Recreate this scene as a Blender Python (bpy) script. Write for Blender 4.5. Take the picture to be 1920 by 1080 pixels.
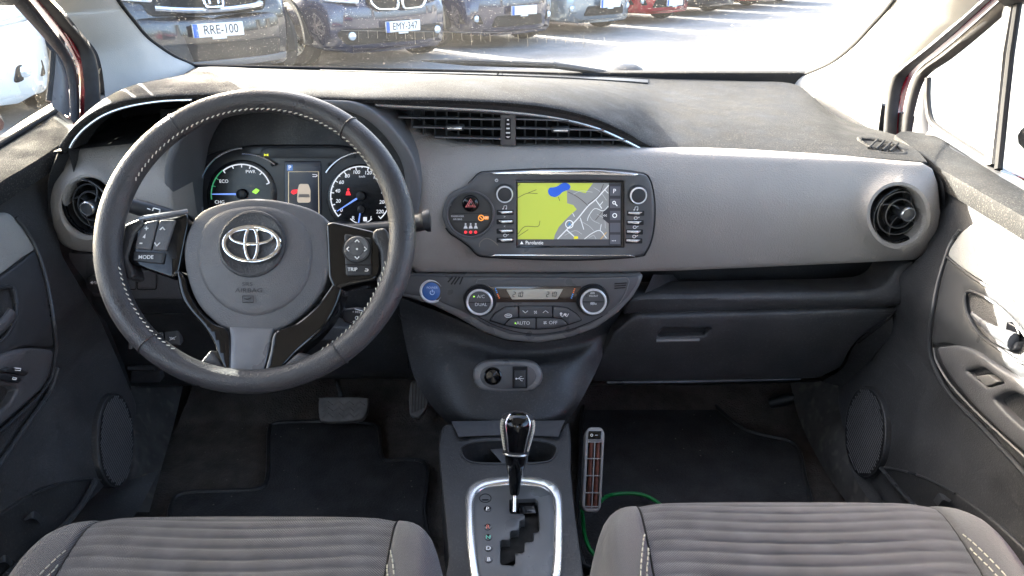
import bpy, bmesh, math, random
import numpy as np
from math import sin, cos, pi, radians, sqrt, atan2
from mathutils import Vector, Matrix
from mathutils.geometry import delaunay_2d_cdt

for o in list(bpy.data.objects):
    bpy.data.objects.remove(o)
random.seed(7)
SC = bpy.context.scene
COL = SC.collection

# ---------------------------------------------------------------- camera
FPX = 1360.0                      # focal length in photo pixels (1920 wide)
PITCH = radians(25.0)
CAM = Vector((0.0, 0.0, 1.20))
cd = bpy.data.cameras.new('camera')
cam = bpy.data.objects.new('camera', cd)
COL.objects.link(cam)
cd.sensor_width = 36.0
cd.lens = 36.0 * FPX / 1920.0
cd.clip_start = 0.02
cd.clip_end = 2000
cam.location = CAM
cam.rotation_euler = (pi / 2 - PITCH, 0, 0)
SC.camera = cam

# ---------------------------------------------------------------- sky, sun, exposure
SUN_DIR = Vector((1.0, -0.87, -0.51)).normalized()     # the way the light travels
SUN_EL = math.asin(-SUN_DIR.z)
W = bpy.data.worlds.new('World')
SC.world = W
W.use_nodes = True
wn = W.node_tree
sky = wn.nodes.new('ShaderNodeTexSky')
sky.sky_type = 'NISHITA'
sky.sun_disc = False
sky.sun_elevation = SUN_EL
sky.sun_rotation = atan2(-SUN_DIR.x, -SUN_DIR.y)
sky.dust_density = 5.0
sky.air_density = 0.7
sky.ozone_density = 0.3
bg = wn.nodes['Background']
bg.inputs['Strength'].default_value = 0.125
wn.links.new(sky.outputs[0], bg.inputs['Color'])
sd = bpy.data.lights.new('sun', 'SUN')
sd.energy = 3.6
sd.angle = radians(0.5)
sd.color = (1.0, 0.95, 0.86)
sun = bpy.data.objects.new('sun', sd)
COL.objects.link(sun)
sun.rotation_euler = SUN_DIR.to_track_quat('-Z', 'Y').to_euler()
sun.location = (-6, 1, 6)
SC.view_settings.view_transform = 'Standard'
SC.view_settings.look = 'None'
SC.view_settings.gamma = 1.0
SC.view_settings.use_curve_mapping = False
SC.view_settings.exposure = 3.82

# ---------------------------------------------------------------- geometry helpers
CP, SP = cos(PITCH), sin(PITCH)


def ray(px, py):
    a = (px - 960.0) / FPX
    b = (540.0 - py) / FPX
    return Vector((a, CP + b * SP, -SP + b * CP))


def P(px, py, x=None, y=None, z=None):
    """the point of the place seen at a photo position, at a known x, y or z"""
    d = ray(px, py)
    if y is not None:
        t = (y - CAM.y) / d.y
    elif z is not None:
        t = (z - CAM.z) / d.z
    else:
        t = (x - CAM.x) / d.x
    return CAM + d * t


def mpp(p):
    """metres in one photo pixel at point p"""
    return (p - CAM).dot(Vector((0, CP, -SP))) / FPX


def interp(x, xs, ys):
    return float(np.interp(x, xs, ys))


class Fr:
    """a local frame: origin, u right, v up, n towards the viewer"""

    def __init__(s, o, n, up=(0, 0, 1)):
        s.o = Vector(o)
        s.n = Vector(n).normalized()
        s.u = Vector(up).cross(s.n).normalized()
        s.v = s.n.cross(s.u)

    def hit(s, px, py, c=0.0):
        d = ray(px, py)
        t = (s.o + s.n * c - CAM).dot(s.n) / d.dot(s.n)
        return CAM + d * t

    def pt(s, a, b, c=0.0):
        return s.o + s.u * a + s.v * b + s.n * c

    def loc(s, px, py):
        q = s.hit(px, py) - s.o
        return q.dot(s.u), q.dot(s.v)

    def at(s, px, py, c=0.0):
        f = Fr(s.o, s.n)
        f.u, f.v = s.u, s.v
        f.o = s.hit(px, py, c)
        return f


def tiltframe(px, py, y, tilt=0.0, yaw=0.0):
    t, w = radians(tilt), radians(yaw)
    n = Vector((sin(w) * cos(t), -cos(w) * cos(t), sin(t)))
    return Fr(P(px, py, y=y), n)


def fs(fr, c=0.0):
    return lambda px, py: fr.hit(px, py, c)


def ys(fn):
    return lambda px, py: P(px, py, y=fn(px, py) if callable(fn) else fn)


def cr(pts, n=6, closed=False):
    """Catmull-Rom through points (tuples or Vectors)"""
    V = [Vector(p) for p in pts]
    m = len(V)
    out = []
    rng = m if closed else m - 1
    for i in range(rng):
        if closed:
            a, b, c, d = V[i - 1], V[i], V[(i + 1) % m], V[(i + 2) % m]
        else:
            b, c = V[i], V[i + 1]
            a = V[i - 1] if i > 0 else b * 2 - c
            d = V[i + 2] if i + 2 < m else c * 2 - b
        for k in range(n):
            t = k / n
            out.append(0.5 * ((2 * b) + (c - a) * t + (2 * a - 5 * b + 4 * c - d) * t * t
                              + (3 * b - a - 3 * c + d) * t ** 3))
    if not closed:
        out.append(V[-1].copy())
    return out


def circ(cx, cy, rx, ry=None, n=36):
    ry = rx if ry is None else ry
    return [(cx + rx * cos(2 * pi * k / n), cy + ry * sin(2 * pi * k / n)) for k in range(n)]


def rrect(x0, y0, x1, y1, r, n=5):
    out = []
    for cx, cy, a0 in ((x1 - r, y0 + r, -pi / 2), (x1 - r, y1 - r, 0), (x0 + r, y1 - r, pi / 2), (x0 + r, y0 + r, pi)):
        for k in range(n + 1):
            a = a0 + pi / 2 * k / n
            out.append((cx + r * cos(a), cy + r * sin(a)))
    return out


def rpoly(pts, r, n=4):
    """polygon with rounded corners"""
    out = []
    m = len(pts)
    for i in range(m):
        p0, p1, p2 = Vector(pts[i - 1]), Vector(pts[i]), Vector(pts[(i + 1) % m])
        d0, d2 = (p0 - p1), (p2 - p1)
        q = min(r, d0.length * .45, d2.length * .45)
        a, b = p1 + d0.normalized() * q, p1 + d2.normalized() * q
        for k in range(n + 1):
            t = k / n
            out.append(tuple(a * (1 - t) ** 2 + p1 * 2 * t * (1 - t) + b * t * t))
    return out


def resample(pts, step):
    out = []
    m = len(pts)
    for i in range(m):
        a, b = Vector(pts[i][:2]), Vector(pts[(i + 1) % m][:2])
        k = max(1, int((b - a).length / step + .5))
        if (b - a).length < 1e-6:
            continue
        for j in range(k):
            out.append(a.lerp(b, j / k))
    return out


def inside(q, poly):
    x, y = q[:, 0], q[:, 1]
    res = np.zeros(len(q), bool)
    n = len(poly)
    for i in range(n):
        x0, y0 = poly[i - 1]
        x1, y1 = poly[i]
        if y0 == y1:
            continue
        c = ((y0 > y) != (y1 > y)) & (x < (x1 - x0) * (y - y0) / (y1 - y0) + x0)
        res ^= c
    return res


def pdist(q, loops):
    d = np.full(len(q), 1e9)
    for L in loops:
        A = np.array(L)
        B = np.roll(A, -1, axis=0)
        for a, b in zip(A, B):
            ab = b - a
            l2 = ab.dot(ab) + 1e-12
            t = np.clip(((q - a) @ ab) / l2, 0, 1)
            e = q - (a + t[:, None] * ab)
            d = np.minimum(d, np.hypot(e[:, 0], e[:, 1]))
    return d


def S_sheet(out, surf, holes=(), r=2.0, back=(0, .01, 0), step=12.0, rm=None, seg=None):
    """a panel over a smooth surface: outline and holes in the surface's own 2-D
    coordinates, edges rounded by r and turned back by the vector back"""
    seg = seg or step * .6
    loops = [[tuple(p) for p in resample(L, seg)] for L in [out] + list(holes)]
    pts, edges = [], []
    for L in loops:
        b = len(pts)
        pts += L
        edges += [(b + i, b + (i + 1) % len(L)) for i in range(len(L))]
    arr = np.array(loops[0])
    x0, y0 = arr.min(0)
    x1, y1 = arr.max(0)
    cand = []
    gx = np.arange(x0 + step / 2, x1, step)
    gy = np.arange(y0 + step / 2, y1, step)
    if len(gx) and len(gy):
        G = np.stack(np.meshgrid(gx, gy), -1).reshape(-1, 2)
        G = G + (((np.arange(len(G)) * 7919 % 13) / 13 - .5) * step * .1)[:, None]
        ok = inside(G, loops[0])
        for h in loops[1:]:
            ok &= ~inside(G, h)
        G = G[ok]
        if len(G):
            dd = pdist(G, loops)
            G = G[dd > max(r * 1.25, step * .45)]
            cand += [tuple(g) for g in G]
    if r > 0:
        for li, L in enumerate(loops):
            A = np.array(L)
            T = np.roll(A, -1, 0) - np.roll(A, 1, 0)
            T /= (np.hypot(T[:, 0], T[:, 1])[:, None] + 1e-9)
            N = np.stack([-T[:, 1], T[:, 0]], -1)
            area = np.sum(A[:, 0] * np.roll(A[:, 1], -1) - np.roll(A[:, 0], -1) * A[:, 1])
            if (area < 0) != (li > 0):
                N = -N
            for f in (.12, .4, 1.0):
                Q = A + N * (r * f)
                ok = inside(Q, loops[0])
                for h in loops[1:]:
                    ok &= ~inside(Q, h)
                Q = Q[ok]
                if len(Q):
                    dd = pdist(Q, loops)
                    cand += [tuple(g) for g in Q[dd > r * f * .93]]
    allp = [Vector(p) for p in pts + cand]
    vo, eo, fo, _, _, _ = delaunay_2d_cdt(allp, edges, [], 0, 1e-7)
    Q = np.array([(v.x, v.y) for v in vo])
    cen = np.array([Q[list(f)].mean(0) for f in fo])
    ok = inside(cen, loops[0])
    for h in loops[1:]:
        ok &= ~inside(cen, h)
    faces = [tuple(f) for f, k in zip(fo, ok) if k]
    back = Vector(back)
    bd = back.normalized() if back.length > 0 else Vector((0, 1, 0))
    dist = pdist(Q, loops)
    verts = []
    for q, d in zip(Q, dist):
        p = surf(q[0], q[1])
        if r > 0 and d < r:
            m = rm if rm is not None else r * mpp(p)
            t = 1 - d / r
            p = p + bd * (m * (1 - sqrt(max(0, 1 - t * t))))
        verts.append(p)
    if back.length > 0:
        cnt = {}
        for f in faces:
            for i in range(len(f)):
                e = (f[i], f[(i + 1) % len(f)])
                k = (min(e), max(e))
                cnt.setdefault(k, []).append(e)
        mp = {}
        for k, es in cnt.items():
            if len(es) == 1:
                a, b = es[0]
                for q in (a, b):
                    if q not in mp:
                        mp[q] = len(verts)
                        verts.append(verts[q] + back)
                faces.append((b, a, mp[a], mp[b]))
    return verts, faces


def S_grid(rows, nu=6, nv=6, smooth_u=True, smooth_v=True, cu=False):
    """surface through rows of points"""
    R = [cr(r, nu, cu) if smooth_u else [Vector(p) for p in r] for r in rows]
    m = len(R[0])
    if smooth_v:
        cols = [cr([r[i] for r in R], nv) for i in range(m)]
        R = [[c[j] for c in cols] for j in range(len(cols[0]))]
    v = [p for r in R for p in r]
    f = []
    for j in range(len(R) - 1):
        for i in range(m - (0 if cu else 1)):
            k = (i + 1) % m
            f.append((j * m + i, j * m + k, (j + 1) * m + k, (j + 1) * m + i))
    return v, f


def S_tube(path, r, n=8, closed=False, flat=None, cap=True):
    """sweep of a round (or flat=(direction, ratio)) section along a path; r may be a list"""
    V = [Vector(p) for p in path]
    m = len(V)
    v, f = [], []
    ref = None
    for i in range(m):
        a = V[i - 1] if (i > 0 or closed) else V[0]
        b = V[(i + 1) % m] if (i < m - 1 or closed) else V[-1]
        t = (b - a).normalized()
        if flat is not None:
            up = Vector(flat[0])
        else:
            up = ref if ref is not None else (Vector((0, 0, 1)) if abs(t.z) < .9 else Vector((1, 0, 0)))
        s = t.cross(up)
        if s.length < 1e-6:
            s = t.cross(Vector((1, 0, 0)))
        s.normalize()
        u = s.cross(t).normalized()
        ref = u
        rr = r[i] if isinstance(r, (list, tuple)) else r
        ra, rb = rr, rr * (flat[1] if flat else 1)
        for k in range(n):
            g = 2 * pi * k / n
            v.append(V[i] + s * (ra * cos(g)) + u * (rb * sin(g)))
    for i in range(m if closed else m - 1):
        j = (i + 1) % m
        for k in range(n):
            l = (k + 1) % n
            f.append((i * n + k, i * n + l, j * n + l, j * n + k))
    if not closed and cap:
        f.append(tuple(range(n))[::-1])
        f.append(tuple((m - 1) * n + k for k in range(n)))
    return v, f


def S_lathe(fr, prof, n=32, ex=1.0):
    """profile [(radius, height along n)] turned about the frame's n"""
    v, f = [], []
    for (r, c) in prof:
        for k in range(n):
            g = 2 * pi * k / n
            v.append(fr.pt(r * cos(g) * ex, r * sin(g), c))
    m = len(prof)
    for i in range(m - 1):
        for k in range(n):
            l = (k + 1) % n
            f.append((i * n + k, i * n + l, (i + 1) * n + l, (i + 1) * n + k))
    return v, f


def S_box(fr, a0, a1, b0, b1, c0, c1, bev=0.0, seg=2):
    bm = bmesh.new()
    vs = [bm.verts.new((x, y, z)) for x in (a0, a1) for y in (b0, b1) for z in (c0, c1)]
    for q in ((0, 1, 3, 2), (4, 6, 7, 5), (0, 4, 5, 1), (2, 3, 7, 6), (0, 2, 6, 4), (1, 5, 7, 3)):
        bm.faces.new([vs[i] for i in q])
    if bev > 0:
        bmesh.ops.bevel(bm, geom=bm.edges[:], offset=bev, segments=seg, affect='EDGES', profile=.6)
    bm.verts.index_update()
    v = [fr.pt(*p.co) for p in bm.verts]
    f = [tuple(q.index for q in fc.verts) for fc in bm.faces]
    bm.free()
    return v, f


WORLD = Fr((0, 0, 0), (0, 0, 1), (0, 1, 0))


def wbox(x0, x1, y0, y1, z0, z1, bev=0.0, seg=2):
    v, f = S_box(WORLD, x0, x1, y0, y1, z0, z1, bev, seg)
    return v, f


WORLD.u, WORLD.v, WORLD.n = Vector((1, 0, 0)), Vector((0, 1, 0)), Vector((0, 0, 1))
_tc = {}


def S_text(s, fr, hpx=None, h=None, ax='CENTER', sx=1.0, c=0.0006, shear=0.0, bold=0.0):
    """lettering on a frame (frame origin = middle of the text)"""
    key = (s, ax, shear, bold)
    if key not in _tc:
        cu = bpy.data.curves.new('lettering', 'FONT')
        cu.body = s
        cu.align_x = ax
        cu.align_y = 'CENTER'
        cu.shear = shear
        cu.resolution_u = 3
        cu.offset = bold
        ob = bpy.data.objects.new('lettering', cu)
        COL.objects.link(ob)
        dg = bpy.context.evaluated_depsgraph_get()
        me = bpy.data.meshes.new_from_object(ob.evaluated_get(dg))
        _tc[key] = ([v.co.copy() for v in me.vertices], [tuple(p.vertices) for p in me.polygons])
        bpy.data.objects.remove(ob)
        bpy.data.curves.remove(cu)
        bpy.data.meshes.remove(me)
    vs, f = _tc[key]
    if h is None:
        h = hpx * mpp(fr.o)
    k = h / 0.70
    return [fr.pt(v.x * k * sx, v.y * k, c) for v in vs], f


def S_poly(pts3):
    return [Vector(p) for p in pts3], [tuple(range(len(pts3)))]


def S_strip(pa, pb):
    """ribbon between two equally long paths"""
    n = len(pa)
    return [Vector(p) for p in pa] + [Vector(p) for p in pb], [(i, i + 1, n + i + 1, n + i) for i in range(n - 1)]


# ---------------------------------------------------------------- object helpers
def mesh_of(name, shapes, mat, smooth=True, angle=40):
    v, f = [], []
    for sv, sf in shapes:
        b = len(v)
        v += sv
        f += [tuple(i + b for i in q) for q in sf]
    me = bpy.data.meshes.new(name)
    me.from_pydata([tuple(p) for p in v], [], f)
    bm = bmesh.new()
    bm.from_mesh(me)
    bmesh.ops.recalc_face_normals(bm, faces=bm.faces)
    bm.to_mesh(me)
    bm.free()
    if smooth:
        me.shade_smooth()
        me.set_sharp_from_angle(angle=radians(angle))
    me.materials.append(mat)
    return me


def thing(name, label, cat, loc=(0, 0, 0), group=None):
    o = bpy.data.objects.new(name, None)
    o.empty_display_size = .05
    COL.objects.link(o)
    o.location = loc
    o['label'] = label
    o['category'] = cat
    if group:
        o['group'] = group
    return o


def part(name, shapes, mat, parent, label=None, smooth=True, angle=40, local=False):
    if isinstance(shapes, tuple):
        shapes = [shapes]
    o = bpy.data.objects.new(name, mesh_of(name, shapes, mat, smooth, angle))
    COL.objects.link(o)
    o.parent = parent
    if parent.type == 'EMPTY' and not local:
        o.matrix_parent_inverse = Matrix.Translation(-Vector(parent.location))
    if label:
        o['label'] = label
    return o


def single(name, shapes, mat, label, cat, group=None, smooth=True, angle=40):
    if isinstance(shapes, tuple):
        shapes = [shapes]
    o = bpy.data.objects.new(name, mesh_of(name, shapes, mat, smooth, angle))
    COL.objects.link(o)
    o['label'] = label
    o['category'] = cat
    if group:
        o['group'] = group
    return o


def copy_tree(o, parent=None):
    c = o.copy()
    COL.objects.link(c)
    c.parent = parent
    for ch in o.children:
        copy_tree(ch, c)
    return c


# ---------------------------------------------------------------- materials
def mat(name, col, rough=.5, metal=0.0, bump=0.0, bscale=300.0, var=0.0, vscale=12.0, spec=.5, coat=0.0,
        emit=0.0, scratch=0.0, dust=0.0, dustcol=(.45, .43, .40), dscale=260.0, sheen=0.0, weave=0.0, wscale=500.0, bdist=.002):
    m = bpy.data.materials.new(name)
    m.use_nodes = True
    t = m.node_tree
    b = t.nodes['Principled BSDF']
    b.inputs['Base Color'].default_value = (*col, 1)
    b.inputs['Roughness'].default_value = rough
    b.inputs['Metallic'].default_value = metal
    b.inputs['Specular IOR Level'].default_value = spec
    b.inputs['Coat Weight'].default_value = coat
    b.inputs['Coat Roughness'].default_value = .05
    b.inputs['Sheen Weight'].default_value = sheen
    if emit > 0:
        b.inputs['Emission Color'].default_value = (*col, 1)
        b.inputs['Emission Strength'].default_value = emit * .15
    tc = None

    def coord():
        nonlocal tc
        if tc is None:
            tc = t.nodes.new('ShaderNodeTexCoord')
        return tc.outputs['Object']

    def noise(scale, detail=2.0, rough_=.5):
        n = t.nodes.new('ShaderNodeTexNoise')
        n.inputs['Scale'].default_value = scale
        n.inputs['Detail'].default_value = detail
        n.inputs['Roughness'].default_value = rough_
        t.links.new(coord(), n.inputs['Vector'])
        return n.outputs['Fac']

    def ramp(src, p0, p1, c0=(0, 0, 0), c1=(1, 1, 1)):
        r = t.nodes.new('ShaderNodeValToRGB')
        r.color_ramp.elements[0].position = p0
        r.color_ramp.elements[1].position = p1
        r.color_ramp.elements[0].color = (*c0, 1)
        r.color_ramp.elements[1].color = (*c1, 1)
        t.links.new(src, r.inputs[0])
        return r.outputs[0]

    colsock = None
    if var > 0:
        lo = tuple(c * (1 - var) for c in col)
        hi = tuple(min(1, c * (1 + var)) for c in col)
        colsock = ramp(noise(vscale, 4, .6), .35, .65, lo, hi)
        rr = t.nodes.new('ShaderNodeMapRange')
        t.links.new(noise(vscale * 1.7, 3), rr.inputs[0])
        rr.inputs[1].default_value, rr.inputs[2].default_value = .3, .7
        rr.inputs[3].default_value, rr.inputs[4].default_value = max(.02, rough - .14), min(1, rough + .14)
        t.links.new(rr.outputs[0], b.inputs['Roughness'])
    if dust > 0:
        mx = t.nodes.new('ShaderNodeMixRGB')
        mx.inputs[2].default_value = (*dustcol, 1)
        if colsock:
            t.links.new(colsock, mx.inputs[1])
        else:
            mx.inputs[1].default_value = (*col, 1)
        big = ramp(noise(9, 3), .3, .75, (.5, .5, .5), (1, 1, 1))
        fine = ramp(noise(dscale, 1), .56, .72)
        mu = t.nodes.new('ShaderNodeMath')
        mu.operation = 'MULTIPLY'
        t.links.new(big, mu.inputs[0])
        t.links.new(fine, mu.inputs[1])
        m2 = t.nodes.new('ShaderNodeMath')
        m2.operation = 'MULTIPLY'
        t.links.new(mu.outputs[0], m2.inputs[0])
        m2.inputs[1].default_value = dust
        t.links.new(m2.outputs[0], mx.inputs[0])
        colsock = mx.outputs[0]
    if scratch > 0:
        mp = t.nodes.new('ShaderNodeMapping')
        mp.inputs['Rotation'].default_value = (.4, .7, .5)
        mp.inputs['Scale'].default_value = (14, 14, 420)
        t.links.new(coord(), mp.inputs['Vector'])
        ns = t.nodes.new('ShaderNodeTexNoise')
        ns.inputs['Scale'].default_value = 1.0
        ns.inputs['Detail'].default_value = 2.0
        t.links.new(mp.outputs[0], ns.inputs['Vector'])
        fine = ramp(ns.outputs['Fac'], .68, .74)
        big = ramp(noise(6, 3), .55, .7)
        mu = t.nodes.new('ShaderNodeMath')
        mu.operation = 'MULTIPLY'
        t.links.new(fine, mu.inputs[0])
        t.links.new(big, mu.inputs[1])
        m2 = t.nodes.new('ShaderNodeMath')
        m2.operation = 'MULTIPLY'
        t.links.new(mu.outputs[0], m2.inputs[0])
        m2.inputs[1].default_value = scratch
        mx = t.nodes.new('ShaderNodeMixRGB')
        mx.inputs[2].default_value = (.16, .155, .15, 1)
        if colsock:
            t.links.new(colsock, mx.inputs[1])
        else:
            mx.inputs[1].default_value = (*col, 1)
        t.links.new(m2.outputs[0], mx.inputs[0])
        colsock = mx.outputs[0]
    if colsock:
        t.links.new(colsock, b.inputs['Base Color'])
    if bump > 0 or weave > 0:
        bp = t.nodes.new('ShaderNodeBump')
        bp.inputs['Strength'].default_value = max(bump, weave)
        bp.inputs['Distance'].default_value = bdist
        if weave > 0:
            w = t.nodes.new('ShaderNodeTexWave')
            w.inputs['Scale'].default_value = wscale
            w.inputs['Distortion'].default_value = 1.5
            w.bands_direction = 'DIAGONAL'
            t.links.new(coord(), w.inputs['Vector'])
            ad = t.nodes.new('ShaderNodeMath')
            t.links.new(w.outputs['Fac'], ad.inputs[0])
            t.links.new(noise(bscale, 2), ad.inputs[1])
            t.links.new(ad.outputs[0], bp.inputs['Height'])
        else:
            vo = t.nodes.new('ShaderNodeTexVoronoi')
            vo.inputs['Scale'].default_value = bscale
            t.links.new(coord(), vo.inputs['Vector'])
            t.links.new(vo.outputs['Distance'], bp.inputs['Height'])
        t.links.new(bp.outputs[0], b.inputs['Normal'])
    return m


M = {}
M['pad'] = mat('dark_soft_dash', (.020, .0202, .0205), .74, spec=.25, bump=.30, bscale=600, var=.2, dust=.34, dustcol=(.26, .24, .21), dscale=420)
M['dark'] = mat('dark_plastic', (.038, .0385, .041), .46, bump=.25, bscale=600, var=.2, vscale=8, scratch=.5, dust=.06, dscale=300)
M['darker'] = mat('black_plastic', (.021, .0215, .023), .45, bump=.15, bscale=600, var=.2, vscale=9, scratch=.35, dust=.06, dscale=300)
M['smoothdark'] = mat('satin_dark_plastic', (.040, .042, .046), .38, var=.1)
M['void'] = mat('black_liner', (.006, .006, .007), .8)
M['grey'] = mat('grey_soft_fascia', (.27, .253, .237), .55, bump=.30, bscale=480, var=.06, vscale=5)
M['midgrey'] = mat('mid_grey_plastic', (.085, .086, .092), .48, bump=.15, bscale=500, var=.08)
M['bluegrey'] = mat('binnacle_grey', (.10, .103, .11), .5, bump=.2, bscale=480)
M['climate'] = mat('charcoal_satin', (.075, .075, .078), .40, var=.1)
M['edge'] = mat('bezel_grey', (.15, .147, .145), .36, var=.06)
M['button'] = mat('button_plastic', (.022, .023, .026), .42)
M['leather'] = mat('black_leather', (.038, .038, .042), .38, bump=.26, bscale=620, var=.08, vscale=18)
M['airbag'] = mat('airbag_cover', (.095, .095, .101), .50, bump=.2, bscale=700, var=.1)
M['gloss'] = mat('piano_black', (.004, .004, .005), .09, spec=.35, coat=.35)
M['silver'] = mat('satin_silver', (.72, .72, .72), .24, metal=.85)
M['dullsilver'] = mat('grey_insert', (.16, .165, .18), .35, metal=.35, var=.08)
M['chrome'] = mat('chrome', (.86, .86, .87), .08, metal=1.0)
M['white'] = mat('white_print', (.75, .75, .75), .6)
M['greyprint'] = mat('grey_print', (.22, .22, .23), .6)
M['seatstitch'] = mat('seat_thread', (.36, .35, .29), .8)
M['stitch'] = mat('cream_thread', (.62, .60, .52), .8)
M['pillar'] = mat('pillar_trim', (.40, .395, .37), .65, bump=.2, bscale=500, var=.04)
M['rubber'] = mat('rubber_seal', (.024, .023, .023), .7, var=.2, vscale=25)
M['redpaint'] = mat('red_paint', (.13, .004, .010), .25, coat=1)
M['fabric'] = mat('seat_fabric', (.060, .060, .070), .9, weave=.7, wscale=230, bscale=500, var=.25, vscale=20, sheen=.15)
M['fabric2'] = mat('seat_bolster_fabric', (.053, .053, .060), .9, weave=.6, wscale=330, bscale=800, var=.1, sheen=.3)
M['doorcloth'] = mat('door_insert', (.30, .30, .285), .8, bump=.3, bscale=500, var=.04)
M['carpet'] = mat('footwell_carpet', (.072, .063, .056), 1.0, bump=.8, bscale=260, var=.3, vscale=22, dust=.5, dustcol=(.10, .08, .06), dscale=300)
M['floormat'] = mat('black_carpet_mat', (.030, .030, .032), 1.0, bump=.6, bscale=320, var=.3, vscale=16, dust=.15, dustcol=(.12, .11, .10), dscale=300)
M['scuffed'] = mat('scuffed_plastic', (.072, .069, .066), .5, var=.3, vscale=14, dust=.55, dustcol=(.22, .20, .18), dscale=45)
M['grille'] = mat('speaker_mesh', (.016, .016, .018), .55, bump=.3, bscale=600)
M['pedal'] = mat('pedal_rubber', (.16, .155, .15), .6, var=.2, vscale=40)
M['green'] = mat('green_cable', (.006, .20, .045), .35)
M['heatgrey'] = mat('heater_grey', (.32, .31, .30), .5)
M['coil'] = mat('rusty_coil', (.13, .035, .018), .6, var=.4, vscale=120)
M['ring'] = mat('satin_ring', (.78, .78, .78), .32, metal=.35)

# ================================================================ ground
def ground_mat():
    m = mat('sunlit_asphalt', (.215, .208, .195), .9, bump=.5, bscale=60, var=.22, vscale=1.3, dust=.5,
            dustcol=(.42, .40, .36), dscale=30)
    return m


g = bpy.data.objects.new('ground', mesh_of('ground', [S_poly([(-400, -400, 0), (400, -400, 0), (400, 900, 0), (-400, 900, 0)])], ground_mat(), False))
COL.objects.link(g)
g['kind'] = 'structure'

# ================================================================ the car round the cabin
body = thing('car_body', 'red hatchback body shell with pale pillar trim around the windscreen', 'car body', (0, .6, .27))
WS = Fr(P(960, 136, y=1.75), (0, -.5, -.866), up=(0, -.866, .5))


def wsp(px, py):
    return WS.hit(px, py)


# windscreen outline: bottom and sides by sight, up to the roof edge in metres
TOPZ, TOPY = 1.437, .90
WL = [(365, 123), (330, 107), (300, 88), (275, 68), (250, 38), (222, 0)]
WR = [(1480, 150), (1520, 136), (1560, 117), (1600, 85), (1640, 42), (1676, 0)]
wl3 = [wsp(*p) for p in WL] + [Vector((-.66, 1.18, .947 + .57 * .577)), Vector((-.58, TOPY, TOPZ))]
wr3 = [wsp(*p) for p in WR] + [Vector((.66, 1.18, .947 + .57 * .577)), Vector((.58, TOPY, TOPZ))]
for L in (wl3, wr3):
    for q in L[-2:]:
        # put the two upper points on the glass plane
        d = (WS.o - q).dot(WS.n)
        q += WS.n * d
wb3 = [wsp(*p) for p in ((500, 126), (700, 130), (960, 137), (1150, 142), (1320, 146))]
edge = cr(list(reversed(wl3)), 5) + cr([wl3[0]] + wb3 + [wr3[0]], 6)[1:-1] + cr(wr3, 5)
part('windscreen_seal', S_tube(edge, .0045, 8), M['void'], body)
# glass with dust and dirt
def facing(tree):
    lw = tree.nodes.new('ShaderNodeLayerWeight')
    lw.inputs['Blend'].default_value = .5
    pw = tree.nodes.new('ShaderNodeMath')
    pw.operation = 'POWER'
    pw.inputs[1].default_value = 4.0
    tree.links.new(lw.outputs['Facing'], pw.inputs[0])
    mr_ = tree.nodes.new('ShaderNodeMapRange')
    mr_.inputs[3].default_value, mr_.inputs[4].default_value = .03, .6
    tree.links.new(pw.outputs[0], mr_.inputs[0])
    return mr_.outputs[0]


gm = bpy.data.materials.new('dusty_windscreen_glass')
gm.use_nodes = True
t = gm.node_tree
t.nodes.remove(t.nodes['Principled BSDF'])
out = t.nodes['Material Output']
tr = t.nodes.new('ShaderNodeBsdfTransparent')
tr.inputs[0].default_value = (.93, .95, .93, 1)
gl = t.nodes.new('ShaderNodeBsdfGlossy')
gl.inputs['Roughness'].default_value = .02
fz = facing(t)
m1 = t.nodes.new('ShaderNodeMixShader')
t.links.new(fz, m1.inputs[0])
t.links.new(tr.outputs[0], m1.inputs[1])
t.links.new(gl.outputs[0], m1.inputs[2])
tl = t.nodes.new('ShaderNodeBsdfTranslucent')
tl.inputs[0].default_value = (.75, .72, .64, 1)
tc = t.nodes.new('ShaderNodeTexCoord')


def tnoise(tree, src, scale, lo, hi, a, b, detail=1.0):
    n = tree.nodes.new('ShaderNodeTexNoise')
    n.inputs['Scale'].default_value = scale
    n.inputs['Detail'].default_value = detail
    tree.links.new(src, n.inputs['Vector'])
    r = tree.nodes.new('ShaderNodeMapRange')
    tree.links.new(n.outputs['Fac'], r.inputs[0])
    r.inputs[1].default_value, r.inputs[2].default_value = lo, hi
    r.inputs[3].default_value, r.inputs[4].default_value = a, b
    return r.outputs[0]


specks = tnoise(t, tc.outputs['Object'], 420, .735, .77, 0, .55)
film = tnoise(t, tc.outputs['Object'], 3.0, .35, .7, .002, .009, 4)
mxm = t.nodes.new('ShaderNodeMath')
mxm.operation = 'MAXIMUM'
t.links.new(specks, mxm.inputs[0])
t.links.new(film, mxm.inputs[1])
m2 = t.nodes.new('ShaderNodeMixShader')
t.links.new(mxm.outputs[0], m2.inputs[0])
t.links.new(m1.outputs[0], m2.inputs[1])
t.links.new(tl.outputs[0], m2.inputs[2])
t.links.new(m2.outputs[0], out.inputs['Surface'])
M['wsglass'] = gm
rows = []
Lc, Rc = cr(wl3, 4), cr(wr3, 4)
for a, b in zip(Lc, Rc):
    rows.append([a.lerp(b, k / 6) for k in range(7)])
# bottom row follows the lower edge
low = [wl3[0]] + wb3 + [wr3[0]]
rows[0] = low
part('windscreen_glass', S_grid(rows, 1, 1, False, False), gm, body)
# heating wires printed at the foot of the glass
wires = []
for k in range(25):
    px = 672 + 17.6 * k
    py = 57 + .026 * (px - 672)
    if 930 < px < 945:
        continue
    wires.append(S_tube([WS.hit(px, py, .001), WS.hit(px + 1, py + (14 if k % 6 else 22), .001)], .0004, 4))
wires.append(S_tube([WS.hit(640, 57, .001), WS.hit(960, 62, .001)], .0004, 4))
part('heating_wire', wires, mat('silver_print', (.30, .28, .24), .5), body)
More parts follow.
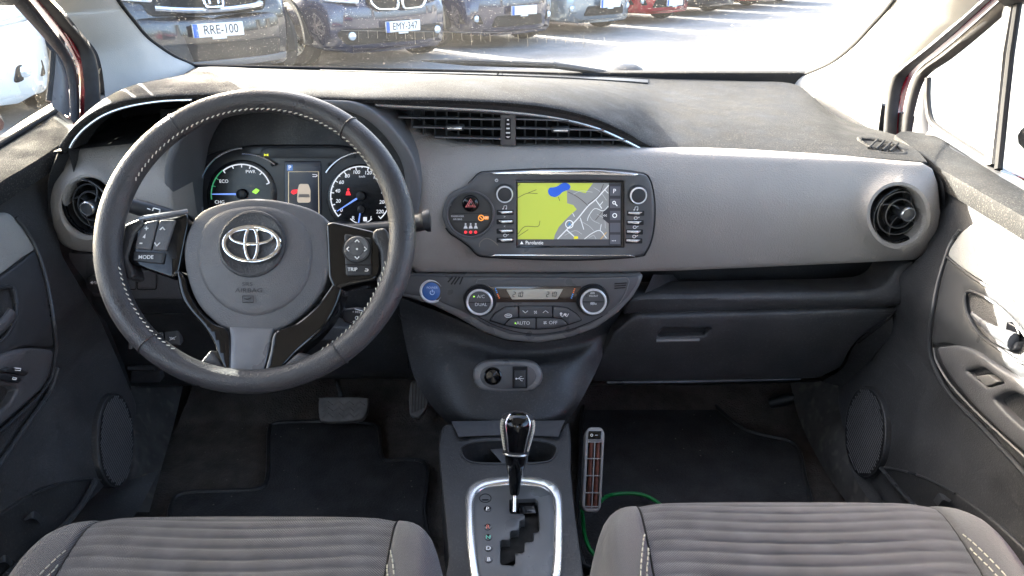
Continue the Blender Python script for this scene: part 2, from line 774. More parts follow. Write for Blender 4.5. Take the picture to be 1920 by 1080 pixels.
# plain side glass
sg = bpy.data.materials.new('side_glass')
sg.use_nodes = True
t = sg.node_tree
t.nodes.remove(t.nodes['Principled BSDF'])
tr = t.nodes.new('ShaderNodeBsdfTransparent')
tr.inputs[0].default_value = (.86, .91, .88, 1)
gl = t.nodes.new('ShaderNodeBsdfGlossy')
gl.inputs['Roughness'].default_value = .02
fz = facing(t)
m1 = t.nodes.new('ShaderNodeMixShader')
t.links.new(fz, m1.inputs[0])
t.links.new(tr.outputs[0], m1.inputs[1])
t.links.new(gl.outputs[0], m1.inputs[2])
tl = t.nodes.new('ShaderNodeBsdfTranslucent')
tl.inputs[0].default_value = (.72, .68, .58, 1)
tc = t.nodes.new('ShaderNodeTexCoord')
m2 = t.nodes.new('ShaderNodeMixShader')
t.links.new(tnoise(t, tc.outputs['Object'], 330, .68, .76, .01, .2), m2.inputs[0])
t.links.new(m1.outputs[0], m2.inputs[1])
t.links.new(tl.outputs[0], m2.inputs[2])
t.links.new(m2.outputs[0], t.nodes['Material Output'].inputs['Surface'])
M['sideglass'] = sg


# pillar trims: from the glass edge to the door opening
def pillar(inner, outer, inw):
    I, O = cr(inner, 5), cr(outer, 5)
    rows = []
    for a, b in zip(I, O):
        rows.append([a.lerp(b, s) + Vector(inw) * (.020 * sin(pi * s) ** .8) + Vector((0, .02, 0)) * (s == 1) for s in
                     (0, .06, .16, .3, .45, .6, .75, .88, .96, 1.0)])
    return S_grid(rows, 1, 1, False, False)


XL, XR = -.78, .765
LOUT = [(190, 202), (187, 150), (181, 112), (172, 91), (150, 65), (125, 34), (94, 0)]
lo3 = [P(*p, x=XL) for p in LOUT]
lin = [wsp(*p) for p in [(365, 123), (330, 107), (300, 88), (275, 68), (250, 38), (236, 20), (222, 0)]]
ltop_i, ltop_o = [wl3[-2], wl3[-1]], [Vector((-.73, 1.0, 1.29)), Vector((-.66, .72, 1.42))]
# foot of the pillar reaches below the dash top
lin = [lin[0] + Vector((.0, 0, -.03))] + lin
lo3 = [lo3[0] + Vector((0, 0, -.04))] + lo3
plr = part('pillar_trim', pillar(lin + ltop_i, lo3 + ltop_o, (.55, -.8, 0)), M['pillar'], body)
ROUT = [(1655, 250), (1660, 200), (1670, 150), (1690, 130), (1737, 93), (1780, 57), (1847, 0)]
ro3 = [P(*p, x=XR) for p in ROUT]
rin = [wsp(*p) for p in [(1480, 150), (1520, 136), (1560, 117), (1600, 85), (1640, 42), (1660, 20), (1676, 0)]]
rin = [rin[0] + Vector((0, 0, -.03))] + rin
ro3 = [ro3[0] + Vector((0, 0, -.04))] + ro3
rtop_i, rtop_o = [wr3[-2], wr3[-1]], [Vector((.73, 1.0, 1.29)), Vector((.66, .72, 1.42))]
prr = part('pillar_trim', pillar(rin + rtop_i, ro3 + rtop_o, (-.55, -.8, 0)), M['pillar'], body)
# triangular tweeter grille on the left pillar: ribs in a frame
tw = [(258, 92), (275, 100), (300, 118), (315, 130), (310, 142), (290, 160), (276, 171), (268, 165), (262, 140), (257, 112)]


def lps(px, py):
    # point on the left pillar trim (blend of its two edges), set slightly proud
    a = wsp(px, py)
    b = P(px, py, x=XL)
    d = ray(px, py)
    t0, t1 = (a - CAM).length, (b - CAM).length
    s = min(1, max(0, (330 - px) / 150))
    q = a.lerp(b, s)
    return q + Vector((.55, -.8, 0)) * .020 + Vector((0, -.006, 0))


tmid = lps(283, 132)
TF = Fr(tmid, (.45, -.85, .25))
trim = cr(tw, 4, True)
part('tweeter_rim', [S_sheet(trim, fs(TF, .002), holes=[[(285 + (x - 285) * .86, 133 + (y - 133) * .9) for x, y in [tuple(q[:2]) for q in trim]]], r=1.2,
                             back=-TF.n * .02, step=6)], M['pillar'], plr)
ribs = []
for k in range(19):
    y = 98 + 3.75 * k
    xs = []
    pl = [tuple(q[:2]) for q in trim]
    for i in range(len(pl)):
        (xa, ya), (xb, yb) = pl[i - 1], pl[i]
        if (ya > y) != (yb > y):
            xs.append(xa + (xb - xa) * (y - ya) / (yb - ya))
    if len(xs) >= 2:
        ribs.append(S_tube([TF.hit(min(xs) + 2, y, 0), TF.hit(max(xs) - 2, y, 0)], .0011, 4))
part('tweeter_grille', ribs, mat('tweeter_grey', (.30, .31, .30), .6), plr)
part('tweeter_back', [S_sheet(trim, fs(TF, -.002), r=0, back=(0, 0, 0), step=12)], M['rubber'], plr)
# airbag tag on the right pillar
part('airbag_tag', S_tube([P(1597, 140, x=.735), P(1592, 165, x=.733), P(1580, 197, x=.732)], [.003, .007, .003], 8, flat=((1, 0, 0), .4)), M['pillar'], prr)


# rubber seal, red sill strip beside it
def strips(paths, xs, mats, names, parent):
    for i in range(len(paths) - 1):
        a = cr([P(*p, x=xs[i]) for p in paths[i]], 5)
        b = cr([P(*p, x=xs[i + 1]) for p in paths[i + 1]], 5)
        n = len(a)
        rows = []
        for p, q in zip(a, b):
            mid = p.lerp(q, .5)
            inw = Vector((-1 if p.x > 0 else 1, -.6, 0)).normalized() * (.3 * (p - q).length)
            rows.append([p, p.lerp(q, .25) + inw * .75, mid + inw, p.lerp(q, .75) + inw * .75, q])
        part(names[i], S_grid(rows, 1, 1, False, False), mats[i], parent)


LP0 = [(190, 215), (187, 150), (181, 112), (172, 91), (150, 65), (125, 34), (94, 0), (40, -55)]
LP1 = [(158, 225), (158, 165), (154, 125), (147, 95), (131, 70), (112, 50), (72, 0), (20, -55)]
LP2 = [(150, 228), (150, 170), (146, 133), (140, 112), (125, 83), (107, 58), (61, 0), (11, -60)]
strips([LP0, LP1, LP2], [XL, XL - .02, XL - .035], [M['rubber'], M['redpaint']], ['door_seal', 'door_jamb'], body)
RP0 = [(1655, 265), (1660, 200), (1670, 150), (1690, 130), (1737, 93), (1780, 57), (1847, 0), (1900, -45)]
RP1 = [(1680, 268), (1684, 205), (1694, 155), (1714, 128), (1750, 97), (1790, 62), (1853, 4), (1910, -45)]
RP2 = [(1690, 268), (1692, 215), (1704, 160), (1722, 128), (1757, 99), (1797, 66), (1861, 10), (1918, -40)]
strips([RP0, RP1, RP2], [XR, XR + .02, XR + .032], [M['rubber'], M['redpaint']], ['door_seal', 'door_jamb'], body)

# roof with headlining, rear side panels out of sight
roofrows = []
for y, z, w in ((.90, 1.440, .60), (.6, 1.475, .64), (.2, 1.50, .66), (-.3, 1.50, .66), (-.9, 1.46, .62)):
    roofrows.append([Vector((s * w, y, z - .05 * abs(s) ** 3)) for s in (-1, -.6, 0, .6, 1)])
part('roof', S_grid(roofrows, 4, 3), M['pillar'], body)
for s in (-1, 1):
    part('roof_rail', S_tube(cr([(s * .58, .92, 1.425), (s * .66, .6, 1.43), (s * .68, .1, 1.435), (s * .66, -.9, 1.40)], 5), .035, 8), M['pillar'], body)
    part('centre_pillar', wbox(s * .74 - .035, s * .74 + .035, -.32, -.18, .3, 1.42, .015), M['pillar'], body)
    part('rear_side_panel', wbox(s * .76 - .03, s * .76 + .03, -1.1, -.22, .25, .92, .01), M['dark'], body)

# firewall, outer door skins and the closed lower body
part('firewall', wbox(-.85, .85, 1.762, 1.80, .18, .938), M['void'], body)
part('underbody', wbox(-.855, .855, -1.2, 1.80, .17, .20), M['void'], body)
part('rear_bulkhead', wbox(-.78, .78, -1.20, -1.16, .18, .85), M['dark'], body)
part('rear_bench', wbox(-.62, .62, -1.15, -.75, .22, .55, .04), M['fabric2'], body)
for s in (-1, 1):
    part('outer_skin', wbox(s * .845 - .008, s * .845 + .008, -1.2, 1.8, .17, .915 if s < 0 else .862, .004), M['redpaint'], body)

for s in (-1, 1):
    part('cowl_sun_block', wbox(s * .795 - .006, s * .795 + .006, 1.45, 1.80, .18, .935 if s < 0 else .90), M['void'], body)  # unseen filler added to block sun leaking past the pillar foot

# bonnet outside, falling away below the line of sight
bon = []
for y, z, w in ((1.86, .905, .70), (2.1, .86, .72), (2.4, .78, .70), (2.65, .66, .62), (2.74, .55, .55)):
    bon.append([Vector((s * w, y - .06 * s * s, z - .06 * s * s)) for s in (-1, -.7, -.35, 0, .35, .7, 1)])
part('bonnet', S_grid(bon, 3, 4), M['redpaint'], body)
part('cowl', S_grid([[P(300, 140, y=1.80), P(960, 146, y=1.86), P(1530, 160, y=1.80)], [P(300, 142, y=1.9), P(960, 152, y=1.95), P(1530, 165, y=1.9)]], 6, 2), M['dark'], body)

# wiper: blade lying low on the screen, and its arm cap
wip = thing('windscreen_wiper', 'black wiper blade resting low across the foot of the windscreen', 'wiper', P(900, 124, y=1.80))
WO = Fr(WS.o, -WS.n, up=(0, -.866, .5))


def wo(px, py, c=.012):
    d = ray(px, py)
    o = WS.o - WS.n * c
    t = (o - CAM).dot(WS.n) / d.dot(WS.n)
    return CAM + d * t


part('blade', S_tube([wo(790, 113), wo(880, 117), wo(1042, 123)], [.003, .011, .010], 8, flat=((0, .5, .866), .7)), M['dark'], wip)
part('arm', S_tube(cr([wo(1035, 122), wo(1080, 128), wo(1120, 134), wo(1160, 140, .02)], 4), [.008 - .00015 * k for k in range(13)], 8), M['dark'], wip)
noz = thing('wiper_cap', 'rounded dark wiper spindle cap outside the windscreen foot', 'wiper cap', wo(1168, 135, .03))
cc = wo(1168, 139, .03)
part('cap', S_lathe(Fr(cc + Vector((0, 0, -.012)), (0, -.1, 1), (0, 1, 0)), [(.052, 0), (.052, .014), (.047, .026), (.032, .034), (.0001, .037)], 28), M['dark'], noz)

# ---------------------------------------------------------------- floor of the cabin
floor_rows = []
for y, z in ((-.6, .27), (.3, .27), (1.18, .27), (1.32, .285), (1.48, .36), (1.66, .52), (1.72, .75)):
    floor_rows.append([Vector((x, y, z)) for x in (-.72, -.5, -.25, 0, .25, .5, .7)])
part('floor_carpet', S_grid(floor_rows, 6, 6), M['carpet'], body)
# foot rest / wheel-arch hump left of the pedals
hump = [[P(330, 735, y=1.46), P(400, 690, y=1.52), P(455, 690, y=1.52), P(480, 720, y=1.5)],
        [P(318, 830, y=1.26), P(380, 770, y=1.34), P(450, 770, y=1.34), P(484, 800, y=1.34)],
        [P(315, 900, y=1.14), P(380, 860, y=1.19), P(460, 858, y=1.19), P(500, 880, y=1.18)],
        [P(318, 945, y=1.06), P(380, 915, y=1.10), P(470, 915, y=1.10), P(505, 915, y=1.10)]]
part('foot_rest', S_grid(hump, 6, 6), M['carpet'], body)
# kick panels
kl = [[P(200, 716, y=1.27), P(235, 716, y=1.26), P(290, 716, y=1.30), P(345, 716, y=1.36)],
      [P(210, 800, y=1.19), P(248, 800, y=1.16), P(285, 790, y=1.22), P(325, 800, y=1.26)],
      [P(215, 880, y=1.08), P(250, 880, y=1.05), P(275, 870, y=1.10), P(305, 870, y=1.14)],
      [P(170, 960, y=.96), P(215, 960, y=.95), P(245, 960, y=.97), P(280, 960, y=1.00)]]
part('kick_panel', S_grid(kl, 6, 6), M['scuffed'], body, label='scuffed dark kick panel beside the driver foot rest')
sill = [[P(190, 900, y=1.04), P(240, 900, y=1.02), P(300, 880, y=1.06)], [P(120, 960, y=.94), P(170, 960, y=.92), P(250, 970, y=.95)], [P(-40, 1085, y=.74), P(20, 1085, y=.72), P(150, 1090, y=.74)]]
part('sill_trim', S_grid(sill, 4, 5), M['dark'], body)
krr = [[P(1480, 712, y=1.34), P(1540, 705, y=1.28), P(1610, 700, y=1.24), P(1660, 700, y=1.25)],
       [P(1500, 790, y=1.26), P(1550, 790, y=1.19), P(1600, 800, y=1.13), P(1650, 800, y=1.16)],
       [P(1545, 880, y=1.13), P(1580, 880, y=1.07), P(1620, 890, y=1.02), P(1665, 890, y=1.05)],
       [P(1600, 960, y=1.0), P(1635, 960, y=.96), P(1680, 960, y=.93), P(1730, 960, y=.95)]]
part('kick_panel', S_grid(krr, 6, 6), M['scuffed'], body)
sillr = [[P(1590, 870, y=1.05), P(1655, 885, y=1.0)], [P(1640, 950, y=.95), P(1730, 950, y=.9)], [P(1800, 1090, y=.72), P(1920, 1090, y=.72)]]
part('sill_trim', S_grid(sillr, 4, 5), M['dark'], body)
# ducts and cable under the passenger dash
part('wiring_plug', S_tube([P(1444, 756, y=1.33), P(1470, 750, y=1.32), P(1500, 742, y=1.31)], [.012, .014, .009], 12), M['darker'], body)
part('carpet_cable', S_tube(cr([P(1325, 720, y=1.40), P(1362, 758, y=1.40), P(1400, 790, y=1.36), P(1440, 812, y=1.32)], 5), .004, 8), M['darker'], body)

# floor mats
def zpl(px, py):
    return P(px, py, z=.287)


dm = cr([(318, 990), (322, 945), (345, 925), (420, 921), (480, 918), (500, 902), (503, 850), (504, 812), (512, 796), (550, 792), (640, 791), (700, 796),
         (712, 815), (714, 850), (726, 864), (760, 862), (796, 868), (802, 900), (795, 960), (790, 1050), (600, 1100), (330, 1090)], 3, True)
fm = thing('floor_mat', 'black carpet mat in the driver footwell with stepped front edge', 'floor mat', zpl(600, 880))
part('pile', S_sheet([tuple(p[:2]) for p in dm], zpl, r=3, back=(0, 0, -.012), step=22), M['floormat'], fm)
part('binding', S_tube([zpl(*p[:2]) + Vector((0, 0, .001)) for p in dm], .0042, 6, closed=True), M['darker'], fm)
pm = cr([(1095, 1060), (1088, 880), (1095, 760), (1130, 738), (1220, 735), (1300, 736), (1322, 742), (1352, 772), (1395, 805), (1440, 818), (1482, 828), (1500, 850), (1508, 890), (1520, 940), (1540, 1040), (1300, 1090)], 3, True)
fm2 = thing('floor_mat', 'black carpet mat lying in the passenger footwell', 'floor mat', zpl(1300, 850))
part('pile', S_sheet([tuple(p[:2]) for p in pm], zpl, r=3, back=(0, 0, -.012), step=22), M['floormat'], fm2)
part('binding', S_tube([zpl(*p[:2]) + Vector((0, 0, .001)) for p in pm], .0042, 6, closed=True), M['darker'], fm2)
# crumbs on the carpets
cr_s = []
for k in range(70):
    left = random.random() < .5
    px, py = (random.uniform(330, 800), random.uniform(800, 965)) if left else (random.uniform(1100, 1520), random.uniform(745, 945))
    p = zpl(px, py) + Vector((0, 0, .004))
    s = random.uniform(.0005, .0012)
    cr_s.append(S_box(Fr(p, (random.uniform(-.4, .4), random.uniform(-.4, .4), 1), (0, 1, .2)), -s, s, -s * .7, s * .7, -s * .5, s * .5))
ob = bpy.data.objects.new('crumbs', mesh_of('crumbs', cr_s, mat('crumb', (.16, .15, .13), .9), False))
COL.objects.link(ob)
ob['kind'] = 'stuff'
ob['label'] = 'pale crumbs and grit scattered over the footwell mats'
ob['category'] = 'crumbs'

# pedals
bp = thing('brake_pedal', 'wide grey rubber brake pedal with chevron grooves', 'pedal', P(643, 768, y=1.25))
BF = tiltframe(643, 768, 1.25, 52)
pad = cr([(597, 748), (600, 745), (640, 744), (685, 745), (690, 752), (687, 772), (676, 786), (645, 790), (604, 789), (597, 775)], 3, True)
part('pad', S_sheet([tuple(p[:2]) for p in pad], fs(BF), r=3, back=-BF.n * .014, step=9), M['pedal'], bp)
chev = []
for r_ in range(3):
    for k in range(8):
        x = 604 + 10 * k
        y = 753 + 11 * r_
        if x + 10 > 688 - 5 * r_:
            continue
        yy = (y, y + 8) if k % 2 else (y + 8, y)
        chev.append(S_tube([BF.hit(x, yy[0], .001), BF.hit(x + 10, yy[1], .001)], .0018, 5))
part('tread', chev, mat('pedal_tread', (.15, .145, .14), .6), bp)
part('arm', S_tube([BF.hit(640, 748, -.012), P(632, 712, y=1.36), P(625, 680, y=1.42)], .006, 8, flat=((0, 0, 1), .6)), M['silver'], bp)
ap = thing('accelerator_pedal', 'slim dusty accelerator pedal with lengthwise ribs', 'pedal', P(785, 780, y=1.24))
AF = tiltframe(785, 745, 1.27, 50)
apo = rpoly([(770, 714), (800, 712), (804, 740), (800, 765), (784, 784), (768, 778), (766, 745)], 6)
part('pad', S_sheet(apo, fs(AF), r=2, back=-AF.n * .012, step=8), M['pedal'], ap)
part('rib', [S_tube([AF.hit(774 + 6 * k, 718, .001), AF.hit(772 + 6 * k - k * .3, 774 - 2 * k, .001)], .0016, 5) for k in range(5)], mat('pedal_rib', (.13, .12, .11), .7), ap)

# ================================================================ dashboard
dash = thing('dashboard', 'dark dashboard with a broad grey soft fascia spanning the whole cabin', 'dashboard', (0, 1.3, .6))
# --- top pad: (front x, front y, depth) -> (back x, back y, depth)
TOP = [((112, 275), 1.040, (122, 262), 1.07), ((140, 236), 1.05, (150, 224), 1.13), ((195, 199), 1.06, (203, 190), 1.29),
       ((255, 183), 1.065, (266, 174), 1.45), ((345, 176), 1.07, (325, 155), 1.60), ((420, 174), 1.07, (372, 125), 1.73),
       ((510, 176), 1.075, (490, 127), 1.745), ((600, 181), 1.08, (600, 130), 1.75), ((720, 184), 1.09, (720, 133), 1.75),
       ((860, 186), 1.12, (860, 136), 1.75), ((1000, 195), 1.145, (1000, 140), 1.75), ((1100, 215), 1.165, (1095, 143), 1.75),
       ((1170, 244), 1.175, (1165, 145), 1.75), ((1212, 268), 1.185, (1215, 147), 1.75), ((1245, 278), 1.188, (1250, 148), 1.75), ((1300, 282), 1.19, (1295, 149), 1.75),
       ((1400, 287), 1.185, (1390, 152), 1.74), ((1500, 291), 1.175, (1482, 156), 1.72), ((1560, 294), 1.165, (1520, 178), 1.62),
       ((1620, 297), 1.155, (1562, 214), 1.50), ((1680, 300), 1.145, (1612, 234), 1.42), ((1738, 304), 1.135, (1684, 254), 1.31)]


def toprow(e):
    (fx, fy), fd, (bx, by), bd = e
    F3, B3 = P(fx, fy, y=fd), P(bx, by, y=bd)
    L = (B3 - F3).length
    out = [F3 + Vector((0, .07, -.012)), F3 + Vector((0, .010, -.009)), F3 + Vector((0, .001, -.005)), F3]
    # the hood is crowned behind its lip
    for s, h in ((.05, .012), (.15, .024), (.3, .030), (.5, .022), (.7, .008), (.86, 0), (.94, 0), (1.0, 0)):
        k = interp(fx, [100, 300, 700, 1000, 1250, 1700], [.2, .7, .75, .65, .35, .25]) * min(1, L / .4)
        out.append(F3.lerp(B3, s) + Vector((0, 0, h * k)))
    return out


cols = [toprow(e) for e in TOP]
part('top_pad', S_grid(cols, 3, 5), M['pad'], dash, label='dusty dark soft pad along the top of the dashboard')
# skirts that close the pad ends, added to keep sun out below
for idx in (range(0, 6), range(17, 22)):
    bb = [P(*TOP[i][2], y=TOP[i][3]) for i in idx]
    part('end_skirt', S_strip(cr(bb, 4), cr([p + Vector((0, 0, -.16)) for p in bb], 4)), M['darker'], dash)
# seam line under the lip
lip = cr([P(e[0][0], e[0][1] + 3, y=e[1] + .002) for e in TOP], 4)
part('lip_seam', S_tube(lip, .0022, 6), M['void'], dash)
# defroster channel at the foot of the glass
def topat(i, q, dz):
    F3, B3 = P(*TOP[i][0], y=TOP[i][1]), P(*TOP[i][2], y=TOP[i][3])
    return F3.lerp(B3, q) + Vector((0, 0, dz))


part('defroster_slot', S_grid([[topat(i, .965, .0015) for i in range(7, 14)], [topat(i, .90, .0015) for i in range(7, 14)]], 4, 2), M['darker'], dash)
part('defroster_edge', S_tube(cr([topat(i, .885, .0005) for i in range(7, 14)], 4), .0022, 6), M['pad'], dash)
part('defroster_edge', S_tube(cr([topat(i, .98, .0005) for i in range(7, 14)], 4), .0022, 6), M['pad'], dash)
pk = P(938, 150, y=1.675)
part('light_sensor', S_grid([[pk + Vector((-.014, 0, 0)), pk + Vector((-.003, .004, .016)), pk + Vector((.014, .01, 0))], [pk + Vector((-.01, .03, .0)), pk + Vector((0, .03, .012)), pk + Vector((.012, .03, 0))]], 4, 2), M['pad'], dash)


# --- fascia depth over the photo plane
def YF(px, py):
    b = interp(px, [88, 150, 330, 780, 1000, 1230, 1500, 1650, 1767], [1.075, 1.06, 1.075, 1.095, 1.105, 1.115, 1.112, 1.105, 1.095])
    t = (py - 405) / 110
    b += .032 * t * t if t < 0 else .014 * t * t
    for (cx, cy) in ((165, 388), (1685, 404)):
        d = sqrt((px - cx) ** 2 + ((py - cy) * .93) ** 2)
        b -= .016 * math.exp(-((d - 56) / 16) ** 2)
    return b


FB = (0, .075, -.004)
leftpod = rpoly([(112, 281), (180, 273), (330, 256), (326, 300), (318, 350), (330, 430), (352, 482), (250, 481), (140, 473), (112, 462), (98, 435), (90, 390), (88, 335), (94, 300)], 18)
HL = circ(165, 388, 45, 53, 40)
part('fascia', S_sheet(leftpod, ys(YF), holes=[HL], r=9, back=FB, step=12), M['grey'], dash, label='grey soft fascia pod round the driver side vent')
fo = [(668, 197), (712, 200), (745, 218), (790, 247), (850, 268), (940, 275), (1080, 278), (1208, 283), (1300, 287), (1500, 295), (1600, 299),
      (1735, 308), (1752, 318), (1762, 345), (1767, 400), (1761, 440), (1742, 474), (1718, 490), (1600, 496), (1400, 505), (1280, 510), (1150, 513), (950, 514),
      (778, 513), (768, 500), (770, 440), (782, 390), (785, 340), (772, 294), (742, 252), (705, 218)]
HR = circ(1685, 404, 50, 53, 40)
part('fascia', S_sheet(fo, ys(YF), holes=[HR], r=10, back=FB, step=13), M['grey'], dash, label='wide grey soft fascia from the instruments to the passenger door')


# --- round end vents
def round_vent(px, py, rx, ry, label, knob):
    y0 = YF(px, py + 75) + .004
    fr = tiltframe(px, py, y0, 6)
    k = mpp(fr.o)
    R = ry * k
    ex = rx / ry
    v = part('round_vent', [S_lathe(fr, [(R * 1.02, -.012), (R * 1.035, 0), (R * 1.0, .004), (R * .955, .003), (R * .94, -.004)], 48, ex)], M['gloss'], dash, label=label)
    part('chrome_ring', [S_lathe(fr, [(R * .985, .0035), (R * .97, .0062), (R * .955, .0035), (R * .95, .002)], 48, ex)], M['chrome'], v)
    part('bowl', [S_lathe(fr, [(R * .95, .002), (R * .93, -.02), (R * .80, -.045), (R * .3, -.055), (.0001, -.055)], 40, ex)], M['void'], v)
    kx, ky = knob
    kf = fr.at(px + kx, py + ky, .0)
    ca, cb = fr.loc(px + kx, py + ky)
    for rr, cc in ((.78, -.014), (.52, -.010)):
        part('vane_ring', S_tube([fr.pt(ca * .4 + R * rr * cos(g) * ex, cb * .4 + R * rr * sin(g), cc) for g in [2 * pi * i / 36 for i in range(36)]], .0018, 6, True, flat=(fr.n, 4.0)), M['smoothdark'], v)
    for j in range(4):
        g0 = .5 + j * pi / 2
        pth = [fr.pt(ca * .7 + R * q * cos(g0 + .9 * q) * ex, cb * .7 + R * q * sin(g0 + .9 * q), -.006 - .012 * q) for q in (.12, .35, .6, .9)]
        part('vane', S_tube(cr(pth, 4), .0018, 6, flat=(fr.n, 4.5)), M['smoothdark'], v)
    part('knob', [S_lathe(kf, [(R * .20, -.03), (R * .24, -.005), (R * .245, .008), (R * .235, .0105), (R * .20, .011), (.0001, .0112)], 28)], M['smoothdark'], v)
    part('knob_cap', [S_lathe(kf, [(R * .25, .0085), (R * .25, .0125), (R * .215, .014), (R * .205, .0125)], 28)], M['silver'], v)
    return v


round_vent(165, 388, 45, 53, 'round black vent in the fascia beside the driver door', (6, 0))
round_vent(1685, 404, 50, 53, 'round black vent in the fascia beside the passenger door', (11, -5))

# --- liners behind the openings
part('liner', [S_sheet([(120, 262), (165, 225), (240, 195), (345, 189), (640, 192), (790, 330), (790, 520), (330, 520), (330, 300), (100, 300)], ys(1.34), r=0, back=(0, .01, 0), step=80)], M['void'], dash)
part('liner', [S_sheet([(690, 203), (860, 209), (1000, 219), (1100, 240), (1170, 268), (1195, 300), (690, 300)], ys(1.26), r=0, back=(0, .01, 0), step=80)], M['void'], dash)
part('storage_floor', S_grid([[P(100, 284, y=1.075), P(220, 272, y=1.08), P(340, 260, y=1.085)], [P(100, 284, y=1.075) + Vector((0, .26, 0)), P(220, 272, y=1.08) + Vector((0, .26, 0)), P(340, 260, y=1.085) + Vector((0, .26, 0))]], 3, 2), M['darker'], dash)
# silver line round the upper edge of the left storage
part('trim_line', S_tube(cr([P(131, 277, y=1.052), P(140, 262, y=1.055), P(160, 240, y=1.06), (P(195, 216, y=1.065)), P(240, 200, y=1.07), P(300, 190, y=1.072), P(360, 187, y=1.075)], 5), .0021, 8), M['silver'], dash)
# black rounded lip between pad and silver line
part('lip_band', S_strip(cr([P(112, 278, y=1.045), P(141, 240, y=1.052), P(197, 203, y=1.062), P(258, 187, y=1.067), P(360, 178, y=1.072)], 5),
                         cr([P(131, 277, y=1.056), P(158, 242, y=1.062), P(205, 213, y=1.068), P(265, 197, y=1.073), P(360, 188, y=1.078)], 5)), M['darker'], dash)

# --- middle vents
VT = [(703, 196), (760, 200), (850, 204), (960, 211), (1050, 223), (1120, 241), (1170, 263), (1201, 279)]


def ytrim(px):
    return interp(px, [700, 860, 1000, 1100, 1200], [1.098, 1.125, 1.155, 1.172, 1.182])


part('vent_trim', S_tube(cr([P(*p, y=ytrim(p[0])) for p in VT], 5), .0024, 8), M['silver'], dash)
part('vent_band', S_strip(cr([P(p[0], p[1] - 11, y=ytrim(p[0]) + .002) for p in VT], 4), cr([P(p[0], p[1] + 6, y=ytrim(p[0]) + .006) for p in VT], 4)), M['darker'], dash)


def vtop(px):
    return interp(px, [p[0] for p in VT], [p[1] for p in VT])


VB = [(712, 200), (745, 218), (790, 247), (850, 268), (940, 276), (1080, 279), (1208, 283)]


def vbot(px):
    return interp(px, [p[0] for p in VB], [p[1] for p in VB])


def ymid(px):
    return interp(px, [700, 960, 1200], [1.135, 1.158, 1.19])


def vx_left(y):   # where the fascia edge crosses a level, left vent
    return interp(y, [200, 218, 247, 268, 276], [715, 748, 792, 852, 938])


def vx_right(y):
    return interp(y, [211, 223, 241, 263, 279], [967, 1050, 1120, 1170, 1200])


for (ya, yb) in ((219, 223), (237, 241), (256, 259)):
    x0 = vx_left(ya) - 2
    part('slat', S_tube([P(x0, ya, y=ymid(x0)), P(940, yb, y=ymid(940))], .0022, 6, flat=((0, 1, -.1), 5)), M['midgrey'], dash)
for (ya, yb) in ((222, 225), (239, 243), (258, 261)):
    x1 = vx_right(yb) + 6
    part('slat', S_tube([P(966, ya, y=ymid(966)), P(x1, yb, y=ymid(x1))], .0022, 6, flat=((0, 1, -.1), 5)), M['midgrey'], dash)
for k in range(8):
    x = 773 + 21.6 * k
    part('vane', S_tube([P(x, vtop(x) + 4, y=ymid(x) + .02), P(x, vbot(x) + 2, y=ymid(x) + .02)], .0014, 6, flat=((0, 1, 0), 7)), M['smoothdark'], dash)
for k in range(10):
    x = 984 + 20.6 * k
    if vbot(x) - vtop(x) < 12:
        continue
    part('vane', S_tube([P(x, vtop(x) + 4, y=ymid(x) + .02), P(x, vbot(x) + 2, y=ymid(x) + .02)], .0014, 6, flat=((0, 1, 0), 7)), M['smoothdark'], dash)
for (x, y) in ((853, 239), (1051, 243)):
    fr = tiltframe(x, y, ymid(x) - .012, 0)
    tb = part('vent_tab', S_box(fr, -.0145, .0145, -.0042, .0042, -.01, .006, .003), M['smoothdark'], dash)
    part('tab_trim', S_box(fr, -.0115, .0115, -.002, .0012, .0055, .0075, .0008), M['silver'], tb)
dv = tiltframe(952, 241, ymid(952) - .006, 0)
div = part('vent_divider', S_sheet(rpoly([(938, 207), (967, 210), (967, 275), (938, 273)], 2), fs(dv), r=2, back=(0, .03, 0), step=9), M['climate'], dash)
part('wheel', S_sheet(rrect(947, 222, 958, 262, 3), fs(dv, .0015), r=1.5, back=(0, .004, 0), step=6), M['void'], div)
for k, w in enumerate((2, 2.6, 3.4, 4.2, 4.5)):
    y = 223.5 + 8.1 * k
    part('mark', S_sheet([(952.5 - w, y), (952.5 + w, y), (952.5 + w * (.9 if k < 4 else .2), y + 2.6), (952.5 - w * (.9 if k < 4 else .2), y + 2.6)], fs(dv, .0026), r=0, back=(0, .0004, 0), step=6), M['white'], div)

# --- instrument surround with its deep walls
ring_o = cr([(306, 345), (314, 285), (345, 228), (420, 196), (520, 188), (620, 188), (668, 193), (706, 212), (744, 248), (774, 292), (788, 345), (784, 395), (768, 450), (700, 500), (520, 510), (360, 500), (318, 430)], 4, True)
ring_h = cr([(322, 345), (330, 290), (366, 234), (440, 206), (520, 200), (600, 200), (645, 207), (688, 226), (724, 260), (750, 300), (760, 345), (756, 395), (742, 440), (690, 480), (520, 490), (375, 480), (332, 425)], 4, True)
part('instrument_surround', S_sheet([tuple(p[:2]) for p in ring_o], ys(lambda x, y: 1.082 + .00006 * (y - 340)), holes=[[tuple(p[:2]) for p in ring_h]], r=6, back=(0, .13, -.01), step=10), M['bluegrey'], dash)

